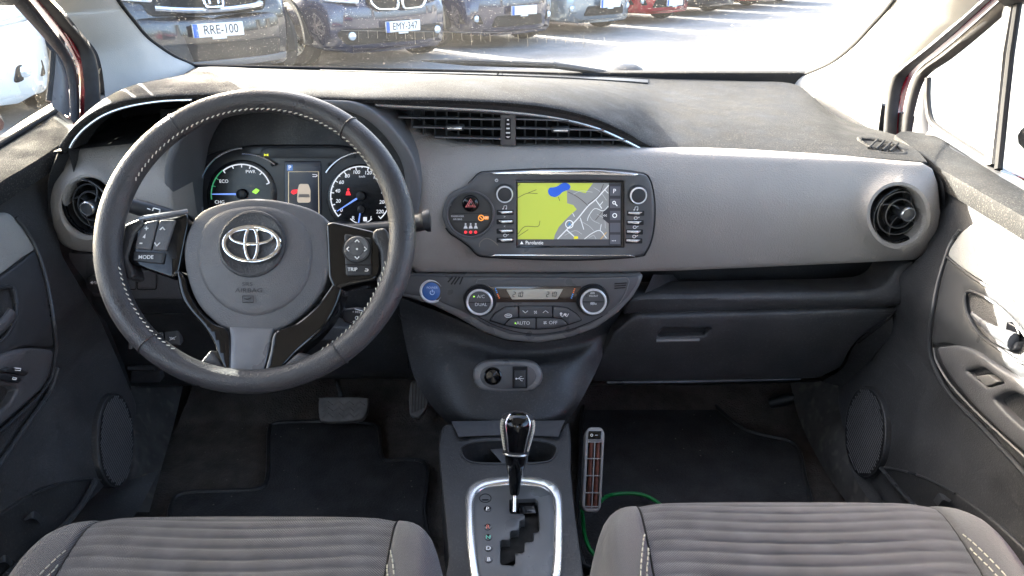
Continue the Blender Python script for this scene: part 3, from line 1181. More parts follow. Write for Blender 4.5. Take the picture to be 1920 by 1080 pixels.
# --- lower driver trim and knee panel
lt = rpoly([(116, 474), (250, 481), (352, 483), (352, 561), (178, 561), (160, 554), (142, 532), (126, 500)], 6)
ltp = part('lower_trim', S_sheet(lt, ys(lambda x, y: 1.09 + .0003 * (y - 480)), r=3, back=(0, .05, 0), step=14), M['midgrey'], dash)
sw = part('switch_panel', S_sheet(rrect(160, 488, 292, 546, 4), ys(lambda x, y: 1.088 + .0003 * (y - 480)), r=2, back=(0, .01, 0), step=10), M['midgrey'], ltp)
LTF = tiltframe(180, 528, 1.09, 8)
kb = part('mirror_knob', S_lathe(LTF.at(184, 530), [(.016, -.004), (.0155, .008), (.013, .0095), (.0001, .0095)], 24), M['button'], ltp)
lets = [S_text('MIR', LTF.at(180, 530, .0098), hpx=6), S_sheet([(169, 530), (173, 527), (173, 533)], fs(LTF, .0098), r=0, back=(0, .0003, 0), step=6)]
part('lettering', lets, M['white'], ltp)
for (x0, y0, x1, y1) in ((258, 508, 292, 542), (222, 505, 254, 542)):
    part('blank_switch', S_sheet(rrect(x0, y0, x1, y1, 3), ys(lambda x, y: 1.084 + .0003 * (y - 480)), r=1.6, back=(0, .01, 0), step=9), M['midgrey'], ltp)
    part('switch_gap', S_sheet(rrect(x0 - 1.5, y0 - 1.5, x1 + 1.5, y1 + 1.5, 4), ys(lambda x, y: 1.0868 + .0003 * (y - 480)), r=0, back=(0, .001, 0), step=9), M['void'], ltp)
kp = [[P(110, 555, y=1.10), P(300, 556, y=1.12), P(560, 545, y=1.13), P(790, 540, y=1.14)],
      [P(118, 590, y=1.11), P(300, 580, y=1.13), P(560, 570, y=1.14), P(790, 575, y=1.15)],
      [P(150, 650, y=1.15), P(300, 640, y=1.18), P(560, 640, y=1.19), P(790, 640, y=1.18)],
      [P(190, 708, y=1.21), P(300, 714, y=1.23), P(560, 702, y=1.23), P(800, 702, y=1.22)],
      [P(190, 722, y=1.26), P(300, 726, y=1.28), P(560, 712, y=1.28), P(800, 712, y=1.26)]]
part('knee_panel', S_grid(kp, 8, 5), M['darker'], dash)
part('knee_seam', S_tube([P(225, 588, y=1.128), P(345, 588, y=1.132)], .0012, 5), M['void'], dash)
part('knee_seam', [S_tube(cr([P(745, 590, y=1.138), P(760, 610, y=1.15), P(766, 690, y=1.20)], 4), .0015, 5)], M['void'], dash)
KF = tiltframe(320, 632, 1.165, 10)
for pts in ([(308, 612), (333, 613), (339, 648), (310, 646)], [(290, 612), (305, 612), (305, 644), (290, 636)]):
    part('small_switch', S_sheet(rpoly(pts, 3), fs(KF), r=1.5, back=(0, .012, 0), step=8), M['climate'], dash)
part('lettering', [S_tube([KF.hit(318 + 3 * k, 632, .001), KF.hit(322 + 3 * k, 637, .001)], .0008, 4) for k in range(3)] + [S_tube([KF.hit(318, 638, .001), KF.hit(330, 631, .001)], .0007, 4)], M['white'], dash)
part('bonnet_release', [S_tube([P(242, 690, y=1.19), P(292, 690, y=1.19)], .006, 8), S_sheet(rrect(245, 696, 300, 718, 3), ys(1.2), r=2, back=(0, .02, 0), step=12)], M['dark'], dash)
part('release_tab', S_sheet(rpoly([(241, 642), (250, 645), (248, 655), (241, 655)], 2), ys(1.14), r=1, back=(0, .02, 0), step=6), M['edge'], dash)

part('light_block_panel', wbox(-.77, .77, 1.30, 1.755, .612, .622), M['void'], dash)  # unseen panel added to block light leaking down into the footwell

# --- passenger shelf, lip and glovebox
part('shelf_back', S_sheet([(1150, 505), (1730, 480), (1730, 580), (1150, 600)], ys(1.24), r=0, back=(0, .01, 0), step=80), M['darker'], dash)
sh = [[P(1196, 575, y=1.115), P(1400, 566, y=1.115), P(1600, 560, y=1.113), P(1690, 545, y=1.108)],
      [P(1200, 556, y=1.15), P(1400, 552, y=1.15), P(1600, 546, y=1.15), P(1672, 535, y=1.14)],
      [P(1205, 540, y=1.23), P(1400, 530, y=1.23), P(1620, 518, y=1.23), P(1668, 512, y=1.22)]]
part('shelf_floor', S_grid(sh, 5, 5), M['dark'], dash)
lipo = cr([(1186, 560), (1215, 553), (1300, 552), (1450, 549), (1600, 546), (1645, 541), (1668, 528), (1682, 505), (1694, 494), (1716, 491), (1724, 512), (1723, 535), (1712, 560), (1690, 574),
           (1600, 581), (1450, 584), (1300, 587), (1190, 590), (1170, 588)], 4, True)
part('shelf_lip', S_sheet([tuple(p[:2]) for p in lipo], ys(lambda x, y: interp(x, [1170, 1600, 1724], [1.108, 1.106, 1.09]) + .0004 * abs(y - 562)), r=8, back=(0, .07, -.01), step=10), M['dark'], dash)
part('shelf_end', S_grid([[P(1652, 541, y=1.12), P(1690, 500, y=1.12)], [P(1618, 545, y=1.22), P(1672, 498, y=1.22)]], 3, 3), M['smoothdark'], dash)
part('shelf_end', S_grid([[P(1208, 552, y=1.12), P(1225, 515, y=1.14)], [P(1290, 548, y=1.22), P(1262, 515, y=1.22)]], 3, 3), M['dark'], dash)
gbo = rpoly([(1190, 593), (1300, 590), (1500, 585), (1692, 578), (1660, 603), (1615, 632), (1592, 660), (1578, 690), (1535, 711), (1300, 715), (1108, 716), (1122, 680), (1150, 625)], 10)


def YG(x, y):
    return 1.105 + .045 * ((y - 590) / 125) ** 2


gb = part('glovebox_door', S_sheet(gbo, ys(YG), holes=[rpoly([(1243, 617), (1334, 616), (1322, 630), (1232, 633)], 4)], r=5, back=(0, .04, .0), step=14), M['dark'], dash)
part('latch_recess', S_sheet([(1225, 612), (1340, 610), (1330, 640), (1225, 640)], ys(lambda x, y: YG(x, y) + .016), r=0, back=(0, .003, 0), step=12), M['darker'], gb)
part('latch', S_tube([P(1231, 638.5, y=YG(1231, 638) - .001), P(1311, 637, y=YG(1311, 637) - .001)], .0032, 8), M['edge'], gb)
part('under_panel', S_grid([[P(1105, 718, y=1.15), P(1300, 718, y=1.15), P(1540, 713, y=1.15)], [P(1105, 722, y=1.32), P(1300, 722, y=1.32), P(1540, 716, y=1.32)]], 4, 2), M['darker'], dash)
part('under_edge', S_tube([P(1138, 717, y=1.155), P(1300, 715, y=1.155), P(1500, 710, y=1.155)], .0035, 6), M['smoothdark'], dash)
dash_end = [[P(1740, 305, y=1.14), P(1768, 345, y=1.10), P(1770, 410, y=1.10), P(1745, 475, y=1.11), P(1722, 515, y=1.10), P(1690, 578, y=1.11), P(1610, 645, y=1.13)],
            [P(1740, 305, y=1.14) + Vector((.01, .2, 0)), P(1768, 345, y=1.10) + Vector((.01, .2, 0)), P(1770, 410, y=1.1) + Vector((.01, .2, 0)), P(1745, 475, y=1.11) + Vector((.01, .2, 0)), P(1722, 515, y=1.1) + Vector((.01, .2, 0)), P(1690, 578, y=1.11) + Vector((.01, .2, 0)), P(1610, 645, y=1.13) + Vector((.01, .2, 0))]]
part('end_panel', S_grid(dash_end, 4, 2), M['darker'], dash)

le = [P(108, 285, y=1.08), P(90, 340, y=1.085), P(94, 410, y=1.085), P(108, 462, y=1.09), P(120, 490, y=1.10), P(150, 545, y=1.11), P(185, 620, y=1.14), P(215, 690, y=1.18), P(228, 730, y=1.22)]
part('end_panel', S_grid([[p + Vector((.02, 0, 0)) for p in le], le, [p + Vector((-.02, .28, 0)) for p in le]], 4, 2), M['darker'], dash)
re_ = [P(1690, 578, y=1.115), P(1640, 612, y=1.125), P(1600, 650, y=1.14), P(1580, 690, y=1.16), P(1540, 716, y=1.18)]
part('end_panel', S_grid([re_, [p + Vector((.06, .0, 0)) for p in re_], [p + Vector((.07, .28, 0)) for p in re_]], 4, 2), M['darker'], dash)

# --- demister vent on the passenger end of the top
dvo = cr([(1606, 263), (1640, 265), (1672, 274), (1692, 287), (1700, 295), (1680, 296), (1648, 293), (1626, 280)], 4, True)


def YD(x, y):
    return interp(y, [255, 300], [1.275, 1.16])


dvi = [(1655 + (p[0] - 1655) * .82, 281 + (p[1] - 281) * .74) for p in dvo]
part('demister_vent', S_sheet([tuple(p[:2]) for p in dvo], lambda x, y: P(x, y, y=YD(x, y)) + Vector((0, 0, .007)), holes=[dvi], r=1.5, back=(0, 0, -.012), step=6), M['pad'], dash)
part('vent_hole', S_sheet(dvi, lambda x, y: P(x, y, y=YD(x, y)) + Vector((0, 0, .004)), r=0, back=(0, 0, -.001), step=10), M['void'], dash)
for k in range(4):
    x = 1632 + 13 * k
    part('demister_slat', S_tube([P(x - 5, 286 + 2.2 * k, y=YD(x, 286 + 2 * k)) + Vector((0, 0, .008)), P(x + 11, 270 + 2.6 * k, y=YD(x, 271 + 2.6 * k)) + Vector((0, 0, .008))], .0022, 6), M['pad'], dash)
df = Fr(P(1570, 281, y=1.21) + Vector((0, 0, .006)), (0, -.35, .94))
part('lettering', S_text('SRS AIRBAG', df, hpx=9, sx=1.1), M['darker'], dash)

# ================================================================ instrument cluster
CLP = P(560, 360, y=1.205)
CF = Fr(CLP, (0, -cos(radians(14)), sin(radians(14))))
ic = thing('instrument_cluster', 'dark instrument cluster with two dials behind the steering wheel', 'instruments', CLP)
part('backing', S_sheet([(300, 205), (790, 205), (790, 500), (300, 500)], fs(CF), r=0, back=(0, .02, 0), step=60), M['darker'], ic)
part('lens_frame', S_sheet(rpoly([(352, 318), (384, 290), (470, 272), (640, 272), (720, 290), (752, 330), (752, 480), (345, 480), (345, 350)], 20), fs(CF, .004), r=3, back=(0, .006, 0), step=20), mat('cluster_face', (.012, .013, .016), .3), ic)
part('hood_step', S_sheet(rpoly([(490, 281), (500, 277), (640, 277), (655, 283), (668, 297), (484, 297)], 3), fs(CF, .007), r=1, back=(0, .004, 0), step=12), M['smoothdark'], ic)
blackface = mat('dial_black', (.006, .0065, .009), .25)
glow = mat('white_glow', (.85, .87, .92), .5, emit=.35)
blue = mat('blue_needle', (.20, .35, .95), .5, emit=.45)
greenl = mat('green_glow', (.10, .55, .25), .5, emit=.12)
yel = mat('yellow_lamp', (.75, .75, .05), .5, emit=.5)
redl = mat('red_lamp', (.85, .03, .04), .5, emit=.6)
orange = mat('orange_lamp', (.85, .30, .05), .5, emit=.5)
grn2 = mat('green_lamp', (.35, .85, .08), .5, emit=.6)


def arcpts(fr, cx, cy, r, a0, a1, n=24, c=.008, ry=None):
    ry = ry or r
    return [fr.hit(cx + r * cos(radians(a0 + (a1 - a0) * k / n)), cy - ry * sin(radians(a0 + (a1 - a0) * k / n)), c) for k in range(n + 1)]


ld = part('dial', S_sheet(circ(453, 366, 66), fs(CF, .006), r=1.5, back=(0, .003, 0), step=14), blackface, ic, label='left hybrid power dial with eco and power scale')
part('scale', [S_tube(arcpts(CF, 453, 364, 56, 128, 22, 20), .0012, 5)] + [S_tube([CF.hit(453 + 56 * cos(radians(a)), 364 - 56 * sin(radians(a)), .008), CF.hit(453 + 50 * cos(radians(a)), 364 - 50 * sin(radians(a)), .008)], .0009, 4) for a in (22, 47, 73, 90, 108, 128)], glow, ld)
part('eco_scale', [S_tube(arcpts(CF, 453, 364, 57, 190, 128, 16), .0011, 5)] + [S_tube([CF.hit(453 + 57 * cos(radians(a)), 364 - 57 * sin(radians(a)), .008), CF.hit(453 + 51 * cos(radians(a)), 364 - 51 * sin(radians(a)), .008)], .0008, 4) for a in (164, 148)], greenl, ld)
part('needle', S_tube([CF.hit(397, 364, .012), CF.hit(446, 364, .012)], [.0008, .0019], 6), blue, ld)
part('needle_hub', S_lathe(CF.at(454, 364, .008), [(.009, 0), (.0085, .006), (.006, .0075), (.0001, .0075)], 20), M['button'], ld)
part('lettering', [S_text('ECO', CF.at(420, 340, .0075), hpx=6), S_text('PWR', CF.at(470, 322, .0075), hpx=6), S_text('CHG', CF.at(412, 379, .0075), hpx=6)], glow, ld)
part('eco_lamp', [S_sheet(rpoly([(472, 360), (480, 353), (487, 357), (480, 364)], 1.5), fs(CF, .0085), r=0, back=(0, .0003, 0), step=6)], grn2, ld)
part('ring', [S_tube(arcpts(CF, 457, 362, 84, 208, 92, 30, .01), .0016, 6), S_tube(arcpts(CF, 457, 362, 84, 92, 46, 12, .01, 74), .0014, 6)], M['silver'], ld)
rd = part('dial', S_sheet(circ(677, 372, 64), fs(CF, .006), r=1.5, back=(0, .003, 0), step=14), blackface, ic, label='right speedometer dial with fuel gauge inset')
sc = [S_tube(arcpts(CF, 676, 368, 56, 222, -48, 44), .0011, 5)]
for k in range(23):
    a = 222 - 270 * k / 22
    q = 50 if k % 2 == 0 else 53
    sc.append(S_tube([CF.hit(676 + 57 * cos(radians(a)), 368 - 57 * sin(radians(a)), .008), CF.hit(676 + q * cos(radians(a)), 368 - q * sin(radians(a)), .008)], .0009, 4))
part('scale', sc, glow, rd)
nm = []
for s, x, y in (('0', 640, 394), ('20', 634, 377), ('40', 633, 358), ('60', 640, 342), ('80', 651, 330), ('100', 668, 323), ('120', 690, 324), ('140', 706, 332), ('160', 716, 344), ('180', 720, 360), ('200', 718, 379), ('220', 712, 397), ('R', 662, 409), ('1', 695, 409)):
    nm.append(S_text(s, CF.at(x, y, .0075), hpx=6.6, shear=.15, bold=.008))
nm.append(S_text('km/h', CF.at(679, 331, .0075), hpx=4))
part('lettering', nm, glow, rd)
part('needle', S_tube([CF.hit(632, 396, .012), CF.hit(671, 371, .012)], [.0007, .0018], 6), blue, rd)
part('needle_hub', S_lathe(CF.at(677, 367, .008), [(.008, 0), (.0075, .006), (.005, .0075), (.0001, .0075)], 20), M['button'], rd)
part('fuel_gauge', [S_tube(arcpts(CF, 677, 392, 27, 222, 318, 14), .0009, 5)], glow, rd)
part('fuel_needle', S_tube([CF.hit(672, 419, .011), CF.hit(675, 400, .011)], .0011, 5), blue, rd)
part('fuel_hub', S_lathe(CF.at(677, 392, .008), [(.0065, 0), (.006, .004), (.0001, .005)], 18), M['button'], rd)
part('fuel_symbol', S_sheet(rrect(681, 407, 688, 415, 1), fs(CF, .0085), r=0, back=(0, .0003, 0), step=4), glow, rd)
part('seat_belt_lamp', [S_sheet(circ(653, 355, 2, 2.2, 12), fs(CF, .0085), r=0, back=(0, .0003, 0), step=4), S_sheet(rpoly([(650, 358), (655, 358), (658, 366), (648, 366)], 1), fs(CF, .0085), r=0, back=(0, .0003, 0), step=4)], redl, rd)
part('ring', [S_tube(arcpts(CF, 679, 366, 80, 148, 95, 16, .01), .0013, 6)], M['silver'], rd)
scr = part('display', S_sheet(rrect(533, 303, 601, 420, 2), fs(CF, .0075), r=1, back=(0, .004, 0), step=20), mat('display_dark', (.030, .034, .048), .25, emit=.12), ic, label='small colour display between the dials showing a car with an open door')
cream = mat('display_cream', (.72, .62, .42), .5, emit=.35)
part('frame_line', [S_tube([CF.hit(*p, .0082) for p in ((541, 402), (541, 322), (597, 322), (598, 404))], .0007, 4)], cream, scr)
part('gear_box', S_sheet(rrect(538, 309, 549, 320, 1), fs(CF, .0080), r=0, back=(0, .0003, 0), step=6), mat('display_blue', (.10, .22, .50), .5, emit=.3), scr)
part('lettering', [S_text('P', CF.at(543.5, 314.6, .0084), hpx=7.5, bold=.02), S_tube(cr([CF.hit(586, 331, .0082), CF.hit(593, 331, .0082), CF.hit(594, 328, .0082), CF.hit(586, 327, .0082)], 3), .0006, 4)], glow, scr)
part('car_picture', [S_sheet(rpoly([(561, 345), (578, 345), (582, 356), (582, 378), (579, 380), (559, 380), (557, 376), (558, 356)], 3), fs(CF, .0080), r=0, back=(0, .0003, 0), step=6)], mat('display_beige', (.62, .52, .40), .5, emit=.3), scr)
part('window_picture', [S_sheet(rpoly([(561, 364), (579, 364), (581, 370), (559, 370)], 1), fs(CF, .0084), r=0, back=(0, .0003, 0), step=6)], mat('display_shade', (.25, .22, .19), .5, emit=.1), scr)
part('door_picture', [S_sheet(rpoly([(558, 355), (557, 362), (550, 365), (545, 361), (548, 356)], 1), fs(CF, .0084), r=0, back=(0, .0003, 0), step=6)], redl, scr)
part('light_lamp', [S_sheet([(495, 288), (499, 290), (503, 288), (503, 293), (499, 291), (495, 293)], fs(CF, .0085), r=0, back=(0, .0003, 0), step=6)], yel, ic)
for x, s in ((512, -1), (621, 1)):
    part('turn_arrow', [S_sheet([(x - 6 * -s, 308.5), (x - 6 * -s - 5 * s, 303), (x + 1 * s, 306), (x - 5 * s, 306), (x - 5 * s, 311), (x + 1 * s, 311), (x - 6 * -s - 5 * s, 314)] if False else [(x + 6 * s, 308), (x, 302.5), (x, 305.5), (x - 6 * s, 305.5), (x - 6 * s, 311), (x, 311), (x, 314)], fs(CF, .0085), r=0, back=(0, .0003, 0), step=6)], M['void'], ic)

# ================================================================ infotainment unit
IF = tiltframe(1030, 402, 1.092, 9)
iu = thing('infotainment_unit', 'black infotainment panel with a lit navigation map screen', 'car radio', IF.o)
IB = -IF.n


def Z5(pts):
    return [(820 + x / 4.571, 310 + y / 4.571) for x, y in pts]


io = cr(Z5([(40, 420), (70, 300), (130, 230), (240, 180), (300, 130), (360, 75), (450, 60), (900, 42), (1400, 45), (1740, 75), (1815, 120), (1852, 250), (1862, 420), (1842, 600), (1790, 735), (1700, 782), (1200, 810), (700, 798), (450, 785), (350, 768), (280, 700), (200, 640), (110, 580), (60, 500)]), 4, True)
io = [tuple(p[:2]) for p in io]
scrhole = rrect(968, 339, 1171, 464.5, 2)
part('gap', S_sheet([(1028 + (x - 1028) * 1.012, 403 + (y - 403) * 1.025) for x, y in io], fs(IF, -.010), r=0, back=IB * .02, step=20), M['void'], iu)
part('front_panel', S_sheet(io, fs(IF), holes=[scrhole, circ(882, 402, 43.5, 42, 40)], r=3.5, back=IB * .03, step=11), M['climate'], iu)
part('screen_bezel', S_sheet(rrect(967, 338, 1172, 465.5, 2), fs(IF, -.0015), holes=[rrect(971, 343, 1165, 461, 1)], r=1, back=IB * .01, step=10), M['gloss'], iu)
# map screen: layers of flat picture
def emat(n, c, e=.55):
    return mat(n, c, .25, emit=e)


EM = .30
sc_ = part('map_screen', S_sheet(rrect(970, 342, 1166, 462, 1), fs(IF, -.0045), r=0, back=IB * .004, step=40), emat('map_grey', (.20, .21, .215), EM), iu, label='lit navigation map with green forest, a lake and roads')


def lay(name, pts, col, c, e=EM, r=0):
    part(name, S_sheet(Z5(pts) if r == 0 else pts, fs(IF, c), r=0, back=IB * .0001, step=30), emat('map_' + name, col, e), sc_)


lay('forest', [(690, 152), (1335, 152), (1270, 238), (1130, 205), (1110, 205), (1112, 325), (1165, 340), (1195, 378), (1140, 425), (1085, 480), (1040, 530), (1005, 600), (1000, 634), (690, 634)], (.40, .47, .06), -.0042)
lk = cr(Z5([(950, 215), (965, 192), (1000, 188), (1030, 178), (1070, 154), (1112, 153), (1140, 178), (1130, 205), (1075, 228), (1045, 255), (1010, 272), (970, 262), (952, 240)]), 4, True)
part('lake', S_sheet([tuple(p[:2]) for p in lk], fs(IF, -.0040), r=0, back=IB * .0001, step=20), emat('map_lake', (.012, .085, .50), EM), sc_)


def road(name, pts, w, col, c=-.0037, e=EM):
    q = [IF.hit(*p, c) for p in [tuple(v[:2]) for v in cr(Z5(pts), 4)]]
    part(name, S_tube(q, w, 4, flat=(IF.n, .1)), emat('map_' + name, col, e), sc_)


WH = (.62, .64, .66)
for pts, w in (([(1030, 632), (1110, 550), (1200, 460), (1290, 350), (1360, 290), (1470, 170)], .0009), ([(1110, 555), (1150, 590), (1185, 622)], .0009), ([(1225, 450), (1255, 550)], .0006),
               ([(1260, 632), (1330, 580), (1395, 560), (1450, 625)], .0006), ([(1405, 505), (1395, 560)], .0005), ([(1360, 300), (1410, 370)], .0007), ([(1285, 475), (1300, 430), (1350, 370), (1420, 390), (1465, 350)], .0005), ([(1395, 340), (1420, 310)], .0005), ([(1160, 410), (1175, 440)], .0005), ([(1435, 210), (1465, 240)], .0005)):
    road('road', pts, w, WH)
for pts in ([(1300, 420), (1330, 470), (1390, 500)], [(1215, 470), (1300, 520), (1340, 560)], [(1440, 400), (1460, 470)], [(1090, 600), (1180, 560), (1240, 590)], [(1160, 250), (1230, 220), (1330, 230)], [(1340, 190), (1400, 230), (1450, 300)], [(1300, 620), (1340, 600), (1360, 632)], [(1370, 420), (1430, 460), (1440, 540)]):
    road('street', pts, .0003, (.42, .43, .44))
for pts in ([(690, 278), (770, 240), (860, 243)], [(770, 240), (850, 208)], [(690, 590), (750, 525), (860, 525), (880, 475)], [(690, 610), (780, 550)], [(1037, 270), (1050, 305)], [(690, 180), (710, 155)]):
    road('path', pts, .0005, (.10, .11, .03))
for pts in ([(1120, 228), (1200, 270), (1275, 330), (1290, 350)], [(1290, 330), (1380, 260), (1425, 160)], [(1410, 400), (1355, 470)]):
    road('railway', pts, .0006, (.09, .08, .08))
road('orange_road', [(1400, 632), (1450, 575)], .0005, (.6, .35, .08))
part('position_mark', [S_tube([IF.hit(1067.5 + 7 * cos(2 * pi * k / 24), 420.5 + 7.2 * sin(2 * pi * k / 24), -.003) for k in range(24)], .0006, 5, True)], emat('map_white', (.75, .78, .8), EM), sc_)
part('position_arrow', [S_sheet([(1067.5, 416), (1071.5, 424), (1067.5, 421.5), (1064, 424)], fs(IF, -.003), r=0, back=IB * .0001, step=6)], emat('map_arrow', (.04, .20, .40), EM), sc_)
part('route_badge', [S_sheet(rrect(1076, 443, 1084, 448, .5), fs(IF, -.0034), r=0, back=IB * .0001, step=6)], emat('map_badge', (.6, .55, .02), EM), sc_)
lay('status_bar', [(690, 634), (1470, 634), (1470, 690), (690, 690)], (.045, .048, .058), -.0034, .2)
lay('side_bar', [(1470, 152), (1575, 152), (1575, 690), (1470, 690), (1470, 500), (1420, 460), (1420, 400), (1470, 360)], (.028, .030, .038), -.0032, .2)
for y in (222, 328, 432, 535, 636):
    lay('screen_key', [(1480, y - 42), (1568, y - 42), (1568, y + 38), (1480, y + 38)], (.075, .08, .10), -.0029, .22)
wic = []
wic.append(S_text('Parolantie', IF.at(*Z5([(755, 664)])[0], -.0028), hpx=6.8, ax='LEFT', sx=.85, c=0))
wic.append(S_text('...', IF.at(*Z5([(1513, 632)])[0], -.0025), hpx=9, c=0))
wic.append(S_text('<<', IF.at(*Z5([(1438, 432)])[0], -.0025), hpx=6, sx=.7, c=0))
wic.append(S_text('P', IF.at(*Z5([(1518, 222)])[0], -.0025), hpx=8, c=0))
for (x, y, r_) in ((1515, 320, 12), (1520, 430, 17)):
    cx, cy = Z5([(x, y)])[0]
    wic.append(S_tube([IF.hit(cx + r_ / 4.57 * cos(2 * pi * k / 16), cy + r_ / 4.57 * sin(2 * pi * k / 16), -.0025) for k in range(16)], .0006, 4, True))
wic.append(S_tube([IF.hit(*Z5([(1525, 330)])[0], -.0025), IF.hit(*Z5([(1542, 348)])[0], -.0025)], .0008, 4))
wic.append(S_sheet(Z5([(710, 675), (723, 650), (737, 675)]), fs(IF, -.0026), r=0, back=IB * .0001, step=6))
part('lettering', wic, emat('map_text', (.72, .74, .76), .35), sc_)
# hazard circle
hz = part('hazard_panel', S_sheet(circ(882, 402, 44.5, 43, 44), fs(IF, -.005), r=2, back=IB * .01, step=14), mat('warm_black', (.045, .042, .040), .4), iu, label='round panel with hazard button and passenger airbag lamps')
part('rim', S_tube([IF.hit(882 + 44 * cos(2 * pi * k / 48), 402 + 42.5 * sin(2 * pi * k / 48), -.001) for k in range(48)], .0022, 8, True), M['climate'], hz)
hb = part('hazard_button', S_lathe(IF.at(882.4, 381.5, -.004), [(.0136, 0), (.0136, .0015), (.0126, .004), (.011, .005), (.0001, .0055)], 32), M['gloss'], hz)
tri = [(882.4, 373), (891.5, 388), (873.3, 388)]
salmon = mat('salmon_print', (.75, .20, .20), .5, emit=.08)
part('triangle', [S_tube([IF.hit(*p, .0022) for p in tri], .0011, 5, True), S_tube([IF.hit(882.4 + (x - 882.4) * .55, 383 + (y - 383) * .55, .0022) for x, y in tri], .0009, 5, True)], salmon, hz)
part('lettering', [S_text('PASSENGER', IF.at(858, 405.5, -.0045), hpx=3.2), S_text('AIR BAG', IF.at(858, 411, -.0045), hpx=3.2), S_text('OFF', IF.at(912, 408.5, -.0042), hpx=4)], M['white'], hz)
part('airbag_off_lamp', [S_tube([IF.hit(902 + 5 * cos(2 * pi * k / 20), 408.5 + 5 * sin(2 * pi * k / 20), -.0042) for k in range(20)], .0008, 5, True), S_tube([IF.hit(898.5, 405, -.0042), IF.hit(905.5, 412, -.0042)], .0008, 4), S_sheet(rrect(908.5, 405.5, 916, 411.5, .8), fs(IF, -.0046), r=0, back=IB * .0003, step=6)], orange, hz)
part('seam', [S_tube([IF.hit(848, 400, -.0048), IF.hit(914, 400, -.0048)], .0004, 4), S_tube([IF.hit(850, 416, -.0048), IF.hit(905, 416, -.0048)], .0004, 4)], M['void'], hz)
for k in range(3):
    x = 873 + 9.5 * k
    part('belt_symbol', [S_sheet(circ(x, 420, 1.7, 1.8, 10), fs(IF, -.0046), r=0, back=IB * .0002, step=4), S_sheet(rpoly([(x - 1.6, 422.5), (x + 1.6, 422.5), (x + 4, 428.5), (x - 4, 428.5)], 1), fs(IF, -.0046), r=0, back=IB * .0002, step=4)], M['greyprint'] if False else M['white'], hz)
    part('belt_lamp', [S_sheet(circ(x, 435.4, 2.8, 2.8, 12), fs(IF, -.0046), r=0, back=IB * .0003, step=4)], redl, hz)


def knob(fr, R, parent, label=None, cap=None):
    k = part('knob', S_lathe(fr, [(R * 1.16, 0), (R * 1.16, .001), (R * 1.1, .004), (R * 1.0, .010), (R * .98, .0115)], 40), M['button'], parent, label=label)
    part('ring', S_lathe(fr, [(R * 1.0, .0105), (R * .99, .0135), (R * .94, .0150), (R * .86, .0148), (R * .83, .0125)], 40), M['ring'], k)
    part('cap', S_lathe(fr, [(R * .84, .0125), (R * .80, .0138), (R * .5, .0142), (.0001, .0143)], 40), cap or M['button'], k)
    return k


knob(IF.at(946.5, 362.5), .0132, iu, 'left volume knob of the map screen')
knob(IF.at(1194.8, 364.7), .0132, iu, 'right tuning knob of the map screen')
for i, y in enumerate((398, 415.5, 433.2, 450)):
    for x, s in ((947, 1), (1192, -1)):
        yy = y + (1.5 if s < 0 else 0)
        x = x - (i * 1.2 if s < 0 else 0)
        part('key_slot', S_sheet(rrect(x - 16, yy - 4.5, x + 16, yy + 5, 1.5), fs(IF, .0006), r=0, back=IB * .001, step=8), M['void'], iu)
        part('key', S_sheet(rpoly([(x - 13 * s, yy - 2), (x + 14 * s, yy - 2.6), (x + 14 * s, yy + 1.8), (x - 6 * s, yy + 3.8)], 1.0), fs(IF, .003), r=1, back=IB * .003, step=8), M['silver'], iu)
sy = []
for s, x, y in (('>', 946, 406.5), ('<', 946, 424.4)):
    sy.append(S_text(s, IF.at(x, y, .0007), hpx=4.5))
for (x, y) in ((947, 389), (1193, 391)):
    sy += [S_tube([IF.hit(x - 3, y + 2, .0008), IF.hit(x - 2, y - 3, .0008), IF.hit(x + 3, y - 3.5, .0008), IF.hit(x + 3, y + 2, .0008)], .0005, 4), S_lathe(IF.at(x - 4, y + 2.5, .0006), [(.0012, 0), (.0012, .0003), (.0001, .0003)], 8), S_lathe(IF.at(x + 2, y + 2.5, .0006), [(.0012, 0), (.0012, .0003), (.0001, .0003)], 8)]
for (x, y) in ((947, 441.5), (1192, 409), (1190, 426), (1189, 443.5)):
    sy += [S_tube([IF.hit(x + 3 * cos(2 * pi * k / 10), y + 2.6 * sin(2 * pi * k / 10), .0008) for k in range(10)], .0005, 4, True), S_tube([IF.hit(x + 3, y, .0008), IF.hit(x + 7, y - 2, .0008)], .0005, 4)]
sy += [S_tube(arcpts(IF, 931, 338, 2.6, 120, 420, 12, .0008), .0005, 4), S_tube([IF.hit(931, 335, .0008), IF.hit(931, 338, .0008)], .0005, 4)]
part('lettering', sy, M['white'], iu)
part('trim_strip', S_sheet(Z5([(450, 64), (900, 42), (1400, 45), (1725, 76), (1685, 92), (1300, 80), (900, 80), (490, 78)]), fs(IF, .0035), r=1.0, back=IB * .004, step=8), M['chrome'], iu)
part('trim_strip', S_sheet(Z5([(450, 783), (485, 766), (1645, 768), (1700, 785), (1640, 778), (500, 776)]), fs(IF, .003), r=.4, back=IB * .003, step=6), M['chrome'], iu)
part('scuff_mark', [S_tube([IF.hit(*p, .0004) for p in [tuple(v[:2]) for v in cr(Z5([(360, 700), (365, 665), (400, 632), (440, 630), (480, 650), (520, 685)]), 4)]], .0006, 4, flat=(IF.n, .15))], mat('scuff', (.20, .18, .15), .8), iu)

# ================================================================ climate panel
KFR = tiltframe(1000, 560, 1.100, 12)
KB = -KFR.n
cl = thing('climate_panel', 'crescent shaped charcoal climate control panel with two round knobs', 'climate control', KFR.o)
co = [(752, 514), (900, 515), (1100, 516), (1209, 517), (1203, 535), (1188, 560), (1160, 588), (1118, 617), (1070, 635), (1010, 645), (950, 640), (905, 624), (860, 598), (810, 574), (770, 563), (745, 559)]
cop = rpoly(co, 8)


